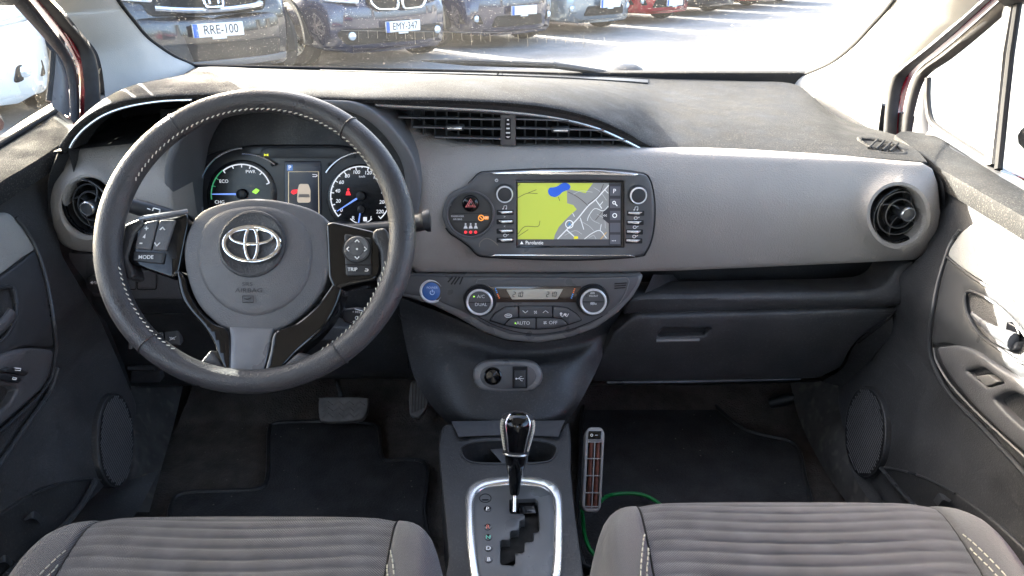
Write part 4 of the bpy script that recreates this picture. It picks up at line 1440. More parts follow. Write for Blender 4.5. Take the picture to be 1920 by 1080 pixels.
def ycl(px, py):
    b = KFR.hit(px, py)
    e = min(1, max(0, (abs(px - 985) - 120) / 200))
    return b + Vector((0, .018 * e * e, 0))


part('bezel', S_sheet(cop, ycl, r=9, back=KB * .06, step=11), M['edge'], cl)
ci = [(750, 517), (900, 518), (1100, 519), (1200, 519), (1194, 535), (1176, 560), (1150, 582), (1108, 608), (1062, 624), (1008, 632), (954, 626), (912, 610), (868, 584), (815, 562), (775, 555), (748, 552)]
part('face', S_sheet(rpoly(ci, 6), lambda x, y: ycl(x, y) + KFR.n * .0016, r=2.5, back=KB * .004, step=11), M['climate'], cl)
inner = cr([(893, 530), (903, 523), (960, 522), (1080, 522), (1165, 521), (1178, 524), (1177, 538), (1163, 566), (1130, 592), (1080, 614), (1040, 623), (1005, 626), (970, 622), (930, 610), (895, 592), (872, 573)], 4, True)
part('inner_line', S_tube([ycl(*p[:2]) + KFR.n * .0022 for p in inner[:4 * 8]], .0009, 5), M['edge'], cl)
part('inner_groove', S_tube([ycl(*p[:2]) + KFR.n * .0016 for p in inner[4 * 8:]], .0008, 5), M['void'], cl)
part('display_strip', S_sheet(rpoly([(917, 537), (1090, 537), (1086, 567), (921, 567)], 2), fs(KFR, .0024), r=.6, back=KB * .002, step=12), mat('brown_tint', (.050, .034, .026), .12, coat=.5), cl)
lcd = part('lcd', S_sheet(rpoly([(949, 543), (1056, 542), (1045, 561), (960, 561.5)], 1.5), fs(KFR, .0032), r=.5, back=KB * .001, step=10), mat('lcd_beige', (.42, .40, .34), .3, emit=.05), cl)


def seg7(s, cx, cy, w, h, fr, c, sh=1.2):
    on = {'0': 'abcdef', '1': 'bc', '2': 'abged'}
    out_ = []
    x = cx
    for ch in s:
        if ch == '.':
            out_.append(S_tube([fr.hit(x - 2.2, cy + h / 2, c), fr.hit(x - 1.4, cy + h / 2, c)], .0006, 4))
            continue
        sg_ = {'a': ((0, -1), (1, -1)), 'b': ((1, -1), (1, 0)), 'c': ((1, 0), (1, 1)), 'd': ((0, 1), (1, 1)), 'e': ((0, 0), (0, 1)), 'f': ((0, -1), (0, 0)), 'g': ((0, 0), (1, 0))}
        for k in on[ch]:
            (ax, ay), (bx, by) = sg_[k]
            p = lambda qx, qy: fr.hit(x + qx * w - qy * sh * .5, cy + qy * h / 2, c)
            a_, b_ = p(ax, ay), p(bx, by)
            out_.append(S_tube([a_.lerp(b_, .08), a_.lerp(b_, .92)], .00055, 4))
        x += w + 3.0
    return out_


part('digits', seg7('21.0', 962, 552, 4, 9, KFR, .0036) + seg7('21.0', 1025, 552, 4, 9, KFR, .0036), M['button'], lcd)
for k in range(6):
    c_ = emat('dot_blue', (.05, .25, .7), .25) if k < 3 else emat('dot_orange', (.7, .14, .04), .25)
    part('scale_dot', S_lathe(KFR.at(929 + 1.4 * k, 541.5 + 3.4 * k, .0026), [(.0011, 0), (.0011, .0003), (.0001, .0004)], 10), c_, cl)
    c2 = emat('dot_orange', (.7, .14, .04), .25) if k < 3 else emat('dot_blue', (.05, .25, .7), .25)
    part('scale_dot', S_lathe(KFR.at(1077.5 - 1.2 * k, 541.5 + 3.4 * k, .0026), [(.0011, 0), (.0011, .0003), (.0001, .0004)], 10), c2, cl)


def bigknob(px, py, label, l1, l2, lamps):
    fr = KFR.at(px, py, .001)
    R = .0205
    k = part('knob', S_lathe(fr, [(R * 1.36, 0), (R * 1.36, .002), (R * 1.30, .0035), (R * 1.20, .003), (R * 1.15, .008), (R * 1.08, .013)], 44), M['button'], cl, label=label)
    part('ring', S_lathe(fr, [(R * 1.10, .0125), (R * 1.08, .0155), (R * 1.0, .0165), (R * .92, .0155), (R * .90, .013)], 44), M['ring'], k)
    part('cap', S_lathe(fr, [(R * .91, .013), (R * .88, .0142), (.0001, .0146)], 40), M['climate'], k)
    part('split', S_tube([fr.pt(-R * .88, 0, .0148), fr.pt(R * .88, 0, .0148)], .0006, 4), M['void'], k)
    sh = [S_text(l1, KFR.at(px + 2, py - 7, .0165), hpx=l1 and (6.2 if len(l1) < 5 else 3.6)), S_text(l2, KFR.at(px + 2, py + 8, .0165), hpx=6.2 if lamps else 3.6)]
    if not lamps:
        for yy in (-14, 5):
            sh.append(S_tube([KFR.hit(px - 4 + 8 * q, py + yy + (2.5 if q in (0, 1) else 0), .0165) for q in (0, .1, .9, 1)] if True else [], .0006, 4, True))
    part('lettering', sh, M['white'], k)
    part('lamp', S_lathe(KFR.at(px - 11, py - 7, .0158), [(.0014, 0), (.0014, .0006), (.0001, .0008)], 10), grn2 if lamps else M['button'], k)
    return k


bigknob(899.7, 563, 'left temperature knob marked A/C and DUAL', 'A/C', 'DUAL', True)
bigknob(1111, 562, 'right temperature knob marked FRONT and REAR', 'FRONT', 'REAR', False)
bts = [([(919, 600.5), (928, 588), (947, 576.5), (971.5, 574.5), (971.5, 595), (956, 596.5), (944.5, 608)], 0),
       ([(973.2, 574.5), (1035.5, 574.5), (1035.5, 595), (973.2, 595)], 0),
       ([(1037.2, 574.5), (1063, 577.5), (1082, 590), (1090, 600), (1066, 608), (1055, 597), (1037.2, 595)], 0),
       ([(947, 609.5), (957, 598.6), (972, 597), (1004.2, 597), (1004.2, 616.5), (975, 614.5)], 0),
       ([(1006, 597), (1036, 597), (1055, 599.5), (1064, 609), (1040, 614.5), (1006, 616.5)], 0)]
part('button_gap', S_sheet(rpoly([(917, 601.5), (927, 587), (946, 575), (972, 573), (1037, 573), (1064, 576), (1083, 588.5), (1092, 601), (1066, 610), (1040, 616.5), (1005, 618.5), (972, 616.5), (945, 611)], 3), fs(KFR, .0022), r=0, back=KB * .001, step=14), M['void'], cl)
for pts, _ in bts:
    part('button', S_sheet(rpoly(pts, 2.5), fs(KFR, .0048), r=1.2, back=KB * .004, step=9), M['climate'], cl)
ic_ = [S_text('AUTO', KFR.at(981, 605.8, .0052), hpx=6.4), S_text('OFF', KFR.at(1037, 605, .0052), hpx=6.4)]
for x, s in ((985, 1), (1023, -1)):
    ic_.append(S_tube([KFR.hit(x - 5, 584.5 - 2 * s, .0054), KFR.hit(x, 584.5 + 2.2 * s, .0054), KFR.hit(x + 5, 584.5 - 2 * s, .0054)], .0007, 4))
for x, y in ((1004, 585.5), (1022, 605)):
    for k in range(4):
        g = pi / 4 + k * pi / 2
        ic_.append(S_sheet([(x, y), (x + 3.4 * cos(g - .5), y + 3.4 * sin(g - .5)), (x + 3.4 * cos(g + .3), y + 3.4 * sin(g + .3))], fs(KFR, .0053), r=0, back=KB * .0002, step=4))
ic_ += [S_tube([KFR.hit(953 + 6.5 * cos(2 * pi * k / 14), 592 + 3.2 * sin(2 * pi * k / 14), .0054) for k in range(14)], .0007, 4, True), S_tube([KFR.hit(949, 592, .0054), KFR.hit(957, 592, .0054)], .0007, 4)]
for x in (1052, 1060):
    ic_ += [S_lathe(KFR.at(x, 588 + (x - 1052) * .2, .005), [(.0022, 0), (.0022, .0003), (.0001, .0003)], 10), S_tube([KFR.hit(x - 1, 591, .0054), KFR.hit(x + 3, 594, .0054), KFR.hit(x + 6, 588, .0054)], .0008, 4)]
part('lettering', ic_, M['white'], cl)
part('lamp', S_lathe(KFR.at(966.5, 606, .005), [(.0014, 0), (.0014, .0005), (.0001, .0006)], 10), grn2, cl)
for k in range(4):
    x = 842 + 6 * k
    a_, b_ = (x + 8 - (1 if k == 0 else 0), 519), (x - 2 + (4 if k == 3 else 0), 533 - (4 if k in (0,) else 0))
    part('grille_slot', S_tube([ycl(*a_) + KFR.n * .0017, ycl(*b_) + KFR.n * .0017], .0013, 5, flat=(KFR.n, .3)), M['void'], cl)
for k in range(3):
    part('grille_slot', S_tube([ycl(1152, 532 + 4.3 * k) + KFR.n * .0017, ycl(1175 - k, 531 + 4.3 * k) + KFR.n * .0017], .0012, 5, flat=(KFR.n, .3)), M['void'], cl)
pwf = tiltframe(810.3, 545, 1.108, 12)
pb = part('power_button', S_lathe(pwf, [(.0218, -.004), (.0218, .002), (.0205, .0055), (.0180, .0065), (.0160, .0045)], 44), M['ring'], cl, label='round blue power button in a chrome ring')
part('cap', S_lathe(pwf, [(.0162, .0045), (.0155, .006), (.013, .0068), (.0001, .0072)], 40), mat('power_blue', (.045, .13, .38), .35, var=.04), pb)
part('lettering', [S_text('POWER', pwf.at(810.3, 539.5, .0078), hpx=4.2), S_tube(arcpts(pwf, 810.3, 548.5, 4, 125, 415, 16, .008), .0006, 4), S_tube([pwf.hit(810.3, 543, .008), pwf.hit(810.3, 548, .008)], .0006, 4)], mat('pale_blue_print', (.45, .6, .85), .5, emit=.1), pb)

# ================================================================ centre console
cc = thing('centre_console', 'black centre console with cup holder and gear selector plate', 'console', (0, .8, .27))
stack = [[P(748, 556, y=1.13), P(850, 596, y=1.125), P(960, 640, y=1.12), P(1080, 630, y=1.125), P(1170, 578, y=1.13)],
         [P(752, 600, y=1.14), P(860, 640, y=1.12), P(960, 665, y=1.115), P(1080, 655, y=1.12), P(1150, 612, y=1.14)],
         [P(764, 660, y=1.13), P(860, 680, y=1.09), P(960, 690, y=1.085), P(1060, 685, y=1.09), P(1128, 672, y=1.12)],
         [P(780, 715, y=1.10), P(860, 730, y=1.06), P(960, 737, y=1.05), P(1050, 732, y=1.06), P(1108, 716, y=1.09)],
         [P(812, 765, y=1.07), P(870, 780, y=1.03), P(960, 785, y=1.02), P(1040, 780, y=1.03), P(1085, 758, y=1.06)],
         [P(840, 794, y=1.06), P(880, 795, y=1.03), P(960, 796, y=1.02), P(1030, 796, y=1.03), P(1065, 790, y=1.05)]]
part('stack', S_grid(stack, 8, 6), M['darker'], cc)
for s, col in ((-1, 0), (1, -1)):
    a = cr([r[col] for r in stack], 5)
    b = [p + Vector((s * .0, .25, -.02)) for p in a]
    part('stack_side', S_strip(a, b), M['darker'], cc)
# socket plate
SF = tiltframe(952, 706, 1.062, 24)
so = cr([(886, 704), (892, 688), (910, 679), (950, 677), (992, 679), (1010, 687), (1018, 704), (1012, 722), (996, 733), (952, 736), (908, 733), (892, 722)], 4, True)
sp = part('socket_plate', S_sheet([tuple(p[:2]) for p in so], fs(SF), r=6, back=-SF.n * .03, step=10), M['edge'], cc, label='oval grey plate with power socket and USB port')
si = cr([(900, 705), (906, 691), (925, 684), (952, 683), (982, 684), (999, 691), (1006, 705), (999, 720), (982, 728), (952, 730), (922, 728), (906, 720)], 4, True)
part('plate_face', S_sheet([tuple(p[:2]) for p in si], fs(SF, .0006), r=2, back=-SF.n * .002, step=10), M['climate'], sp)
part('socket', S_lathe(SF.at(924, 705, .001), [(.0155, 0), (.0150, .003), (.0135, .0035), (.0125, 0), (.011, .004), (.0001, .005)], 32), M['gloss'], sp)
up = part('usb_port', S_sheet(rrect(961, 687, 989, 728, 2), fs(SF, .0014), r=1, back=-SF.n * .002, step=8), M['void'], sp)
part('usb_cover', S_sheet(rrect(964, 694, 986, 727, 2), fs(SF, .004), r=1.5, back=-SF.n * .003, step=8), M['button'], up)
part('usb_symbol', [S_tube([SF.hit(968, 710, .0045), SF.hit(982, 710, .0045)], .0006, 4), S_tube([SF.hit(972, 710, .0045), SF.hit(976, 706, .0045), SF.hit(979, 706, .0045)], .0005, 4), S_tube([SF.hit(974, 710, .0045), SF.hit(977, 714, .0045), SF.hit(980, 714, .0045)], .0005, 4), S_lathe(SF.at(968, 710, .0042), [(.0015, 0), (.0015, .0004), (.0001, .0004)], 8)], M['white'], up)

# tunnel top: rising backwards, with hole for the cup holder
TF0 = Fr(P(962, 985, z=.468), (0, -.13, .99), (0, 1, .13))


def ztun(px, py):
    return TF0.hit(px, py)


tunnel_o = [(842, 793), (853, 800), (862, 817), (960, 815), (1046, 817), (1056, 800), (1066, 789), (1071, 830), (1070, 880), (1078, 960), (1092, 1060), (1100, 1140), (820, 1140), (842, 1050), (836, 980), (828, 900), (822, 840), (828, 800)]
cup = cr([(864, 843), (872, 834), (900, 827), (950, 825), (1005, 826), (1036, 833), (1044, 843), (1038, 858), (1020, 867), (955, 869), (895, 868), (872, 860)], 4, True)
cup = [tuple(p[:2]) for p in cup]
po = cr([(872, 960), (872, 928), (880, 908), (905, 895), (962, 889), (1020, 894), (1044, 906), (1054, 926), (1056, 960), (1056, 1010), (1054, 1060), (1046, 1100), (1020, 1118), (960, 1122), (905, 1118), (888, 1100), (880, 1060), (874, 1010)], 4, True)
po = [tuple(p[:2]) for p in po]


def shrink(pts, cx, cy, kx, ky):
    return [(cx + (x - cx) * kx, cy + (y - cy) * ky) for x, y in pts]


part('tunnel', S_sheet(rpoly(tunnel_o, 10), ztun, holes=[cup, shrink(po, 963, 1006, .76, .80)], r=3, back=(0, 0, -.21), step=13), M['dark'], cc)
# cup holder bowl
cb = [TF0.hit(*p) for p in cup]
ccn = sum(cb, Vector()) / len(cb)
rowsb = [cb, [ccn + (p - ccn) * .93 + Vector((0, 0, -.03)) for p in cb], [ccn + (p - ccn) * .86 + Vector((0, 0, -.06)) for p in cb], [ccn + (p - ccn) * .05 + Vector((0, 0, -.06)) for p in cb]]
part('cup_holder', S_grid(rowsb, 1, 1, False, False, True), M['darker'], cc)
part('cup_rim', S_tube(cb, .0016, 6, True), M['smoothdark'], cc)
part('cup_divider', S_grid([[ccn + Vector((-.03, .02, -.012)), ccn + Vector((.0, .022, -.012)), ccn + Vector((.03, .02, -.02))], [ccn + Vector((.0, -.01, -.03)), ccn + Vector((.015, -.015, -.04)), ccn + Vector((.03, -.01, -.05))]], 4, 3), M['smoothdark'], cc)
# raised back wall of the tray
tray = [[P(846, 790, y=.995), P(900, 789, y=1.01), P(960, 788, y=1.015), P(1010, 789, y=1.01), P(1060, 788, y=.995)],
        [P(852, 802, y=.972), P(900, 800, y=.985), P(960, 799, y=.99), P(1010, 800, y=.985), P(1054, 800, y=.972)],
        [P(860, 819, y=.945), P(900, 817, y=.952), P(960, 816, y=.954), P(1010, 817, y=.952), P(1047, 819, y=.945)]]
part('tray_wall', S_grid(tray, 6, 5), M['midgrey'], cc)
# selector plate with chrome frame
pi_ = shrink(po, 963, 1006, .805, .85)
sp_ = part('selector_frame', S_sheet(po, fs(TF0, .006), holes=[pi_], r=6, back=-TF0.n * .012, step=9), M['silver'], cc, label='bright silver frame round the gear selector plate')
gate = [(955, 936), (1003, 935), (1008, 940), (1012, 992), (1009, 998), (1000, 999), (1001, 1012), (998, 1016), (984, 1017), (983, 1034), (980, 1037), (966, 1038), (966, 1056), (963, 1060), (941, 1059), (938, 1055), (938, 1015), (941, 1012), (956, 1012), (956, 998), (959, 995), (973, 994), (974, 978), (977, 975), (984, 974), (984, 966), (980, 963), (958, 963), (955, 958)]
pl_ = part('selector_plate', S_sheet(shrink(po, 963, 1006, .812, .856), fs(TF0, .002), holes=[gate], r=1, back=-TF0.n * .02, step=11), mat('selector_grey', (.075, .079, .085), .36, var=.08), cc)
part('gate_floor', S_sheet(shrink(po, 963, 1006, .7, .7), fs(TF0, -.02), r=0, back=(0, 0, 0), step=30), M['void'], cc)
part('gate_brush', S_sheet([(972, 965), (1010, 962), (1014, 1010), (985, 1040), (940, 1062), (938, 1020), (975, 985)], fs(TF0, -.013), r=0, back=(0, 0, 0), step=20), mat('brush', (.012, .0115, .011), .9, var=.5, vscale=60), cc)
part('gate_insert', S_sheet(rpoly([(972, 936), (1002, 936), (1006, 962), (974, 963)], 2), fs(TF0, -.006), r=1, back=(0, 0, -.002), step=8), M['gloss'], cc)
for s, y, c_ in (('P', 954.5, (.65, .68, .7)), ('R', 988.5, (.60, .18, .14)), ('N', 1008, (.12, .50, .38)), ('D', 1028.5, (.62, .64, .68)), ('B', 1049.5, (.62, .64, .68))):
    x = 914 + (y - 954) * .025
    part('gear_mark', S_lathe(TF0.at(x, y, .002), [(.0055, 0), (.0052, .0008), (.0001, .001)], 18), M['gloss'], pl_)
    part('gear_letter', S_text(s, TF0.at(x, y, .0034), hpx=8.5, bold=.01), mat('gear_print', c_, .5, emit=.12), pl_)
part('shift_lock', [S_tube([TF0.hit(910 + 11 * cos(2 * pi * k / 24), 934 + 8 * sin(2 * pi * k / 24), .0024) for k in range(24)], .0006, 4, True), S_tube([TF0.hit(904, 937, .0026), TF0.hit(916, 937, .0026)], .0010, 4)], M['void'], pl_)

# ================================================================ gear lever
LB = TF0.hit(964, 962, -.004)
lv = thing('gear_lever', 'gear lever with glossy black knob and stitched leather sides', 'gear lever', LB)
KA, KT = P(967, 851, y=.848), P(971, 781, y=.868)
kax = (KT - KA).normalized()
KFm = Fr(KA, Vector((0, -1, 0)) - kax * Vector((0, -1, 0)).dot(kax), kax)
KL = (KT - KA).length
kprof = [(0, .0165), (.1, .0178), (.3, .0205), (.5, .0230), (.7, .0250), (.85, .0255), (.95, .0240), (1.03, .0205), (1.09, .0150), (1.125, .0075), (1.13, .001)]
ktt = np.linspace(0, 1.13, 34)


def kpt(t_, g, off=0.0):
    r_ = interp(t_, [a for a, b in kprof], [b for a, b in kprof]) + off
    return KA + kax * (KL * t_ + (off if t_ > 1.05 else 0)) + KFm.u * (r_ * cos(g)) + KFm.n * (r_ * .93 * sin(g))


part('shaft', S_tube([LB, P(965, 926, y=.838)], .0042, 14), M['chrome'], lv)
part('sleeve', S_tube([P(965, 926, y=.838), P(965, 914, y=.840), P(966, 890, y=.843), P(967, 866, y=.846), KA + kax * .002], [.0068, .0080, .0105, .0150, .0160], 22), M['gloss'], lv)
NK = 32
part('knob', ([kpt(t_, 2 * pi * k / NK) for t_ in ktt for k in range(NK)], [(j * NK + k, j * NK + (k + 1) % NK, (j + 1) * NK + (k + 1) % NK, (j + 1) * NK + k) for j in range(len(ktt) - 1) for k in range(NK)]), M['leather'], lv)
fg = np.linspace(radians(48), radians(132), 17)
ft = np.linspace(.12, 1.12, 30)
part('knob_face', ([kpt(t_, pi / 2 + (g - pi / 2) * interp(t_, [.12, .5, .95, 1.12], [.85, .85, 1.0, 1.0]), .0012) for t_ in ft for g in fg], [(j * 17 + k, j * 17 + k + 1, (j + 1) * 17 + k + 1, (j + 1) * 17 + k) for j in range(29) for k in range(16)]), M['gloss'], lv)
for sg_ in (-1, 1):
    part('face_edge', S_tube([kpt(t_, pi / 2 + sg_ * radians(42) * interp(t_, [.12, .5, .95, 1.1], [.85, .85, 1.0, 1.0]), .0012) for t_ in np.linspace(.12, 1.08, 24)], .0010, 6), M['silver'], lv)
part('knob_ring', S_tube([kpt(.03, 2 * pi * k / 30, .0010) for k in range(30)], .0015, 6, True), M['silver'], lv)
for sg_ in (-1, 1):
    stl = []
    for k in range(20):
        t_ = .15 + .042 * k
        g0 = pi / 2 + sg_ * radians(60)
        stl.append(S_tube([kpt(t_ + .012, g0 + .15, .0010), kpt(t_ - .010, g0, .0014), kpt(t_ + .012, g0 - .15, .0010)], .0008, 4))
    part('stitching', stl, M['stitch'], lv)

# ================================================================ cabin heater with green cable
HF = tiltframe(1112, 880, .975, 42)
ht = thing('cabin_heater', 'slim grey electric cabin heater with rocker switch beside the console', 'heater', HF.hit(1108, 958))
ho = rpoly([(1098, 812), (1104, 801), (1128, 801), (1134, 812), (1127, 952), (1120, 961), (1098, 960), (1091, 950)], 9)
hi_ = rpoly([(1103, 828), (1128, 828), (1122, 953), (1097, 952)], 3)
hb_ = part('housing', S_sheet(ho, fs(HF), holes=[hi_], r=3, back=-HF.n * .035, step=8), M['heatgrey'], ht)
part('core', S_sheet([(1100, 826), (1131, 826), (1126, 956), (1094, 956)], fs(HF, -.007), r=0, back=(0, 0, 0), step=20), M['void'], ht)
for k in range(2):
    part('element', S_tube([HF.hit(1109 + 13 * k, 828, -.004), HF.hit(1103.5 + 12 * k, 953, -.004)], .0035, 8), M['coil'], ht)
part('guard', [S_tube([HF.hit(1115.5, 828, .0005), HF.hit(1109.5, 953, .0005)], .0011, 5)] + [S_tube([HF.hit(1102 - .045 * (y - 828), y, .0005), HF.hit(1129 - .045 * (y - 828), y, .0005)], .0011, 5) for y in (829, 860, 892, 924, 950)], M['heatgrey'], ht)
sw_ = part('rocker_switch', S_sheet(rpoly([(1104, 808), (1128, 808), (1127, 823), (1103, 823)], 1.5), fs(HF, .003), r=1.2, back=-HF.n * .004, step=7), M['gloss'], ht)
part('lettering', [S_tube([HF.hit(1109.5 + 2 * cos(2 * pi * k / 12), 816 + 2.2 * sin(2 * pi * k / 12), .0034) for k in range(12)], .0006, 4, True), S_tube([HF.hit(1116, 816, .0034), HF.hit(1121, 816, .0034)], .0006, 4)], M['white'], sw_)
gp = [P(1126, 940, y=.955), P(1140, 930, z=.318), P(1170, 925, z=.312), P(1205, 928, z=.305), P(1235, 944, z=.30), P(1262, 975, z=.297), P(1275, 1010, z=.295)]
part('cable', S_tube(cr(gp, 8), .0035, 10), M['green'], ht)
gp2 = [P(1275, 1010, z=.295), P(1255, 1080, z=.294), P(1180, 1085, z=.295), P(1118, 1044, z=.30), P(1098, 1010, z=.305), P(1093, 975, z=.305), P(1090, 940, z=.30)]
part('cable', S_tube(cr(gp2, 8), .0035, 10), M['green'], ht)

# ================================================================ steering wheel
WC = P(479, 445, y=.78)
WF = Fr(WC, (0, -cos(radians(33)), sin(radians(33))))
swt = thing('steering_wheel', 'black leather steering wheel with cream stitching and a chrome emblem', 'steering wheel', WC)
WBK = -WF.n
RA = .1688


def rimpt(g):
    """centre of the rim and its radial half width at angle g (0 right, 90 up)"""
    c, s = cos(g), sin(g)
    hw = .0136 + .0018 * max(0, abs(c)) ** 3
    return WF.pt(RA * c, RA * s * .975, 0), hw, (WF.u * c + WF.v * s)


rim_v, rim_f = [], []
NR, NS = 144, 20
for i in range(NR):
    g = 2 * pi * i / NR
    p, hw, rd_ = rimpt(g)
    for k in range(NS):
        b = 2 * pi * k / NS
        rim_v.append(p + rd_ * (hw * cos(b)) + WF.n * (.0155 * sin(b)))
for i in range(NR):
    j = (i + 1) % NR
    for k in range(NS):
        l = (k + 1) % NS
        rim_f.append((i * NS + k, i * NS + l, j * NS + l, j * NS + k))
part('rim', (rim_v, rim_f), M['leather'], swt)


def pang(px, py):
    a, b = WF.loc(px, py)
    return atan2(b, a)


for (px, py) in ((322, 213), (650, 240), (278, 652), (648, 682)):
    g = pang(px, py)
    p, hw, rd_ = rimpt(g)
    part('rim_seam', S_tube([p + rd_ * ((hw + .0002) * cos(b)) + WF.n * (.0158 * sin(b)) for b in [2 * pi * k / 24 for k in range(24)]], .0011, 6, True), M['darker'], swt)
st = {0: [], 1: [], 2: []}
for k in range(150):
    g = 2 * pi * k / 150
    dg = math.degrees(g)
    if dg < 26 or dg > 348 or 154 < dg < 194 or 240 < dg < 300:
        continue
    p, hw, rd_ = rimpt(g)
    tg = (WF.v * cos(g) - WF.u * sin(g))
    b = radians(155)
    q = p + rd_ * (hw * cos(b)) + WF.n * (.0155 * sin(b))
    nrm = (rd_ * cos(b) * .9 + WF.n * sin(b)).normalized()
    sgn = 1
    st[0 if dg < 160 else (1 if dg < 245 else 2)].append(S_tube([q + nrm * .0004 - tg * .0021 + rd_ * .0012, q + nrm * .0006 + tg * .0016 - rd_ * .0008], .00075, 4))
for k in st:
    part('stitching', st[k], M['stitch'], swt)

# airbag cover: two steps
ho1 = [tuple(p[:2]) for p in cr([(367, 393), (346, 425), (337, 460), (342, 510), (363, 567), (400, 606), (432, 622), (500, 622), (547, 600), (593, 553), (617, 493), (620, 447), (610, 410), (567, 383), (483, 368), (417, 375)], 5, True)]


def hubsurf(c0, crown, R):
    def f(px, py):
        p = WF.hit(px, py, c0)
        d = sqrt(((px - 477) / R) ** 2 + ((py - 492) / (R * .93)) ** 2)
        return p - WF.n * (crown * min(1.3, d) ** 2)
    return f


part('airbag_cover', S_sheet(ho1, hubsurf(-.006, .010, 140), r=6, back=WBK * .05, step=11), M['airbag'], swt)
ho2 = [tuple(p[:2]) for p in cr([(362, 460), (377, 412), (417, 387), (483, 380), (545, 396), (578, 437), (582, 495), (563, 545), (520, 580), (467, 592), (417, 577), (380, 540), (363, 495)], 5, True)]
part('airbag_face', S_sheet(ho2, hubsurf(-.0025, .012, 140), r=9, back=WBK * .008, step=11, rm=.006), M['airbag'], swt)
# recess ring and emblem
EF = WF.at(472, 457, -.0025)
part('emblem_recess', S_lathe(EF, [(.0395, -.0012), (.0385, .0012), (.0360, .0022), (.0345, .0010), (.0001, .0006)], 44, 1.0), mat('emblem_ground', (.035, .036, .040), .5, bump=.3, bscale=420), swt)


def ell(cx, cy, rx, ry, n=40, c=.003):
    return [WF.hit(cx + rx * cos(2 * pi * k / n), cy + ry * sin(2 * pi * k / n), -.0025 + c) for k in range(n)]


def ell_tube(cx, cy, rx, ry, w0, w1, n=44):
    pts = ell(cx, cy, rx, ry, n)
    rr_ = [w0 + (w1 - w0) * abs(cos(2 * pi * k / n)) for k in range(n)]
    return S_tube(pts, rr_, 8, True, flat=(WF.n, .8))


part('emblem', [ell_tube(472, 457, 51.5, 32.5, .0020, .0027), ell_tube(472, 457.5, 12, 31, .0018, .0022), ell_tube(472, 443, 40, 14.5, .0022, .0017)], M['chrome'], swt, label='chrome emblem of three interlocking ellipses')
EFm = WF.at(467, 535, -.004)
part('lettering', [S_text('SRS', WF.at(464, 533, -.0030), hpx=7, sx=1.35), S_text('AIRBAG', WF.at(467, 545, -.0036), hpx=8, sx=1.3), S_tube([WF.hit(*p, -.0040) for p in ((455, 555), (475, 555), (475, 567), (455, 567))], .0006, 4, True), S_tube([WF.hit(458, 560, -.004), WF.hit(464, 562, -.004), WF.hit(471, 558, -.004)], .0007, 4)], mat('embossed', (.022, .022, .025), .6), swt)
# gloss spokes
sl = rpoly([(262, 411), (350, 398), (352, 420), (342, 470), (334, 512), (322, 523), (244, 496), (236, 484), (240, 462), (250, 428)], 8)
ls = part('left_spoke', S_sheet(sl, fs(WF, -.014), r=6, back=WBK * .035, step=9), M['gloss'], swt)
sr = rpoly([(610, 420), (622, 415), (700, 433), (713, 446), (714, 512), (704, 526), (642, 538), (626, 548), (614, 520)], 8)
rs = part('right_spoke', S_sheet(sr, fs(WF, -.014), r=6, back=WBK * .035, step=9), M['gloss'], swt)
ll = cr([(330, 505), (346, 520), (352, 545), (372, 580), (400, 606), (428, 622), (431, 697), (420, 694), (408, 668), (398, 640), (378, 610), (352, 580), (336, 550)], 4, True)
part('lower_spoke', S_sheet([tuple(p[:2]) for p in ll], lambda x, y: WF.hit(x, y, -.014 + .010 * max(0, (y - 560) / 140)), r=6, back=WBK * .03, step=8), M['gloss'], swt)
lr = cr([(626, 528), (640, 538), (636, 560), (618, 598), (590, 632), (558, 660), (530, 690), (512, 700), (494, 702), (504, 660), (513, 622), (552, 606), (590, 574), (612, 545)], 4, True)
part('lower_spoke', S_sheet([tuple(p[:2]) for p in lr], lambda x, y: WF.hit(x, y, -.014 + .010 * max(0, (y - 560) / 140)), r=7, back=WBK * .03, step=8), M['gloss'], swt)
li = rpoly([(429, 612), (513, 614), (503, 660), (492, 703), (460, 705), (431, 699)], 4)
part('spoke_insert', S_sheet(li, lambda x, y: WF.hit(x, y, -.016 + .012 * max(0, (y - 600) / 100)), r=4, back=WBK * .03, step=10), M['dullsilver'], swt)
# left switches
LS = WF
for pts in ([(272, 416), (296, 412), (282, 469), (252, 466), (258, 440)], [(299, 412), (329, 412), (311, 470), (285, 469), (291, 440)]):
    part('rocker', S_sheet(rpoly(pts, 4), fs(WF, -.011), r=3, back=WBK * .006, step=7), M['midgrey'], ls)
part('mode_button', S_sheet(rpoly([(250, 471), (309, 474), (305, 495), (249, 489)], 3), fs(WF, -.011), r=2.5, back=WBK * .006, step=7), M['button'], ls)
tx = [S_text('MODE', WF.at(274, 482.5, -.0104), hpx=7, bold=.015), S_text('+', WF.at(275, 429, -.0104), hpx=10, bold=.03), S_text('-', WF.at(265, 455, -.0104), hpx=12, bold=.03)]
tx += [S_tube([WF.hit(300, 431, -.0102), WF.hit(305, 426, -.0102), WF.hit(309, 431, -.0102)], .0009, 4), S_tube([WF.hit(290, 455, -.0102), WF.hit(294, 461, -.0102), WF.hit(300, 455, -.0102)], .0009, 4), S_sheet([(267, 445), (273, 438), (272, 447)], fs(WF, -.0102), r=0, back=WBK * .0002, step=6)]
part('lettering', tx, M['white'], ls)
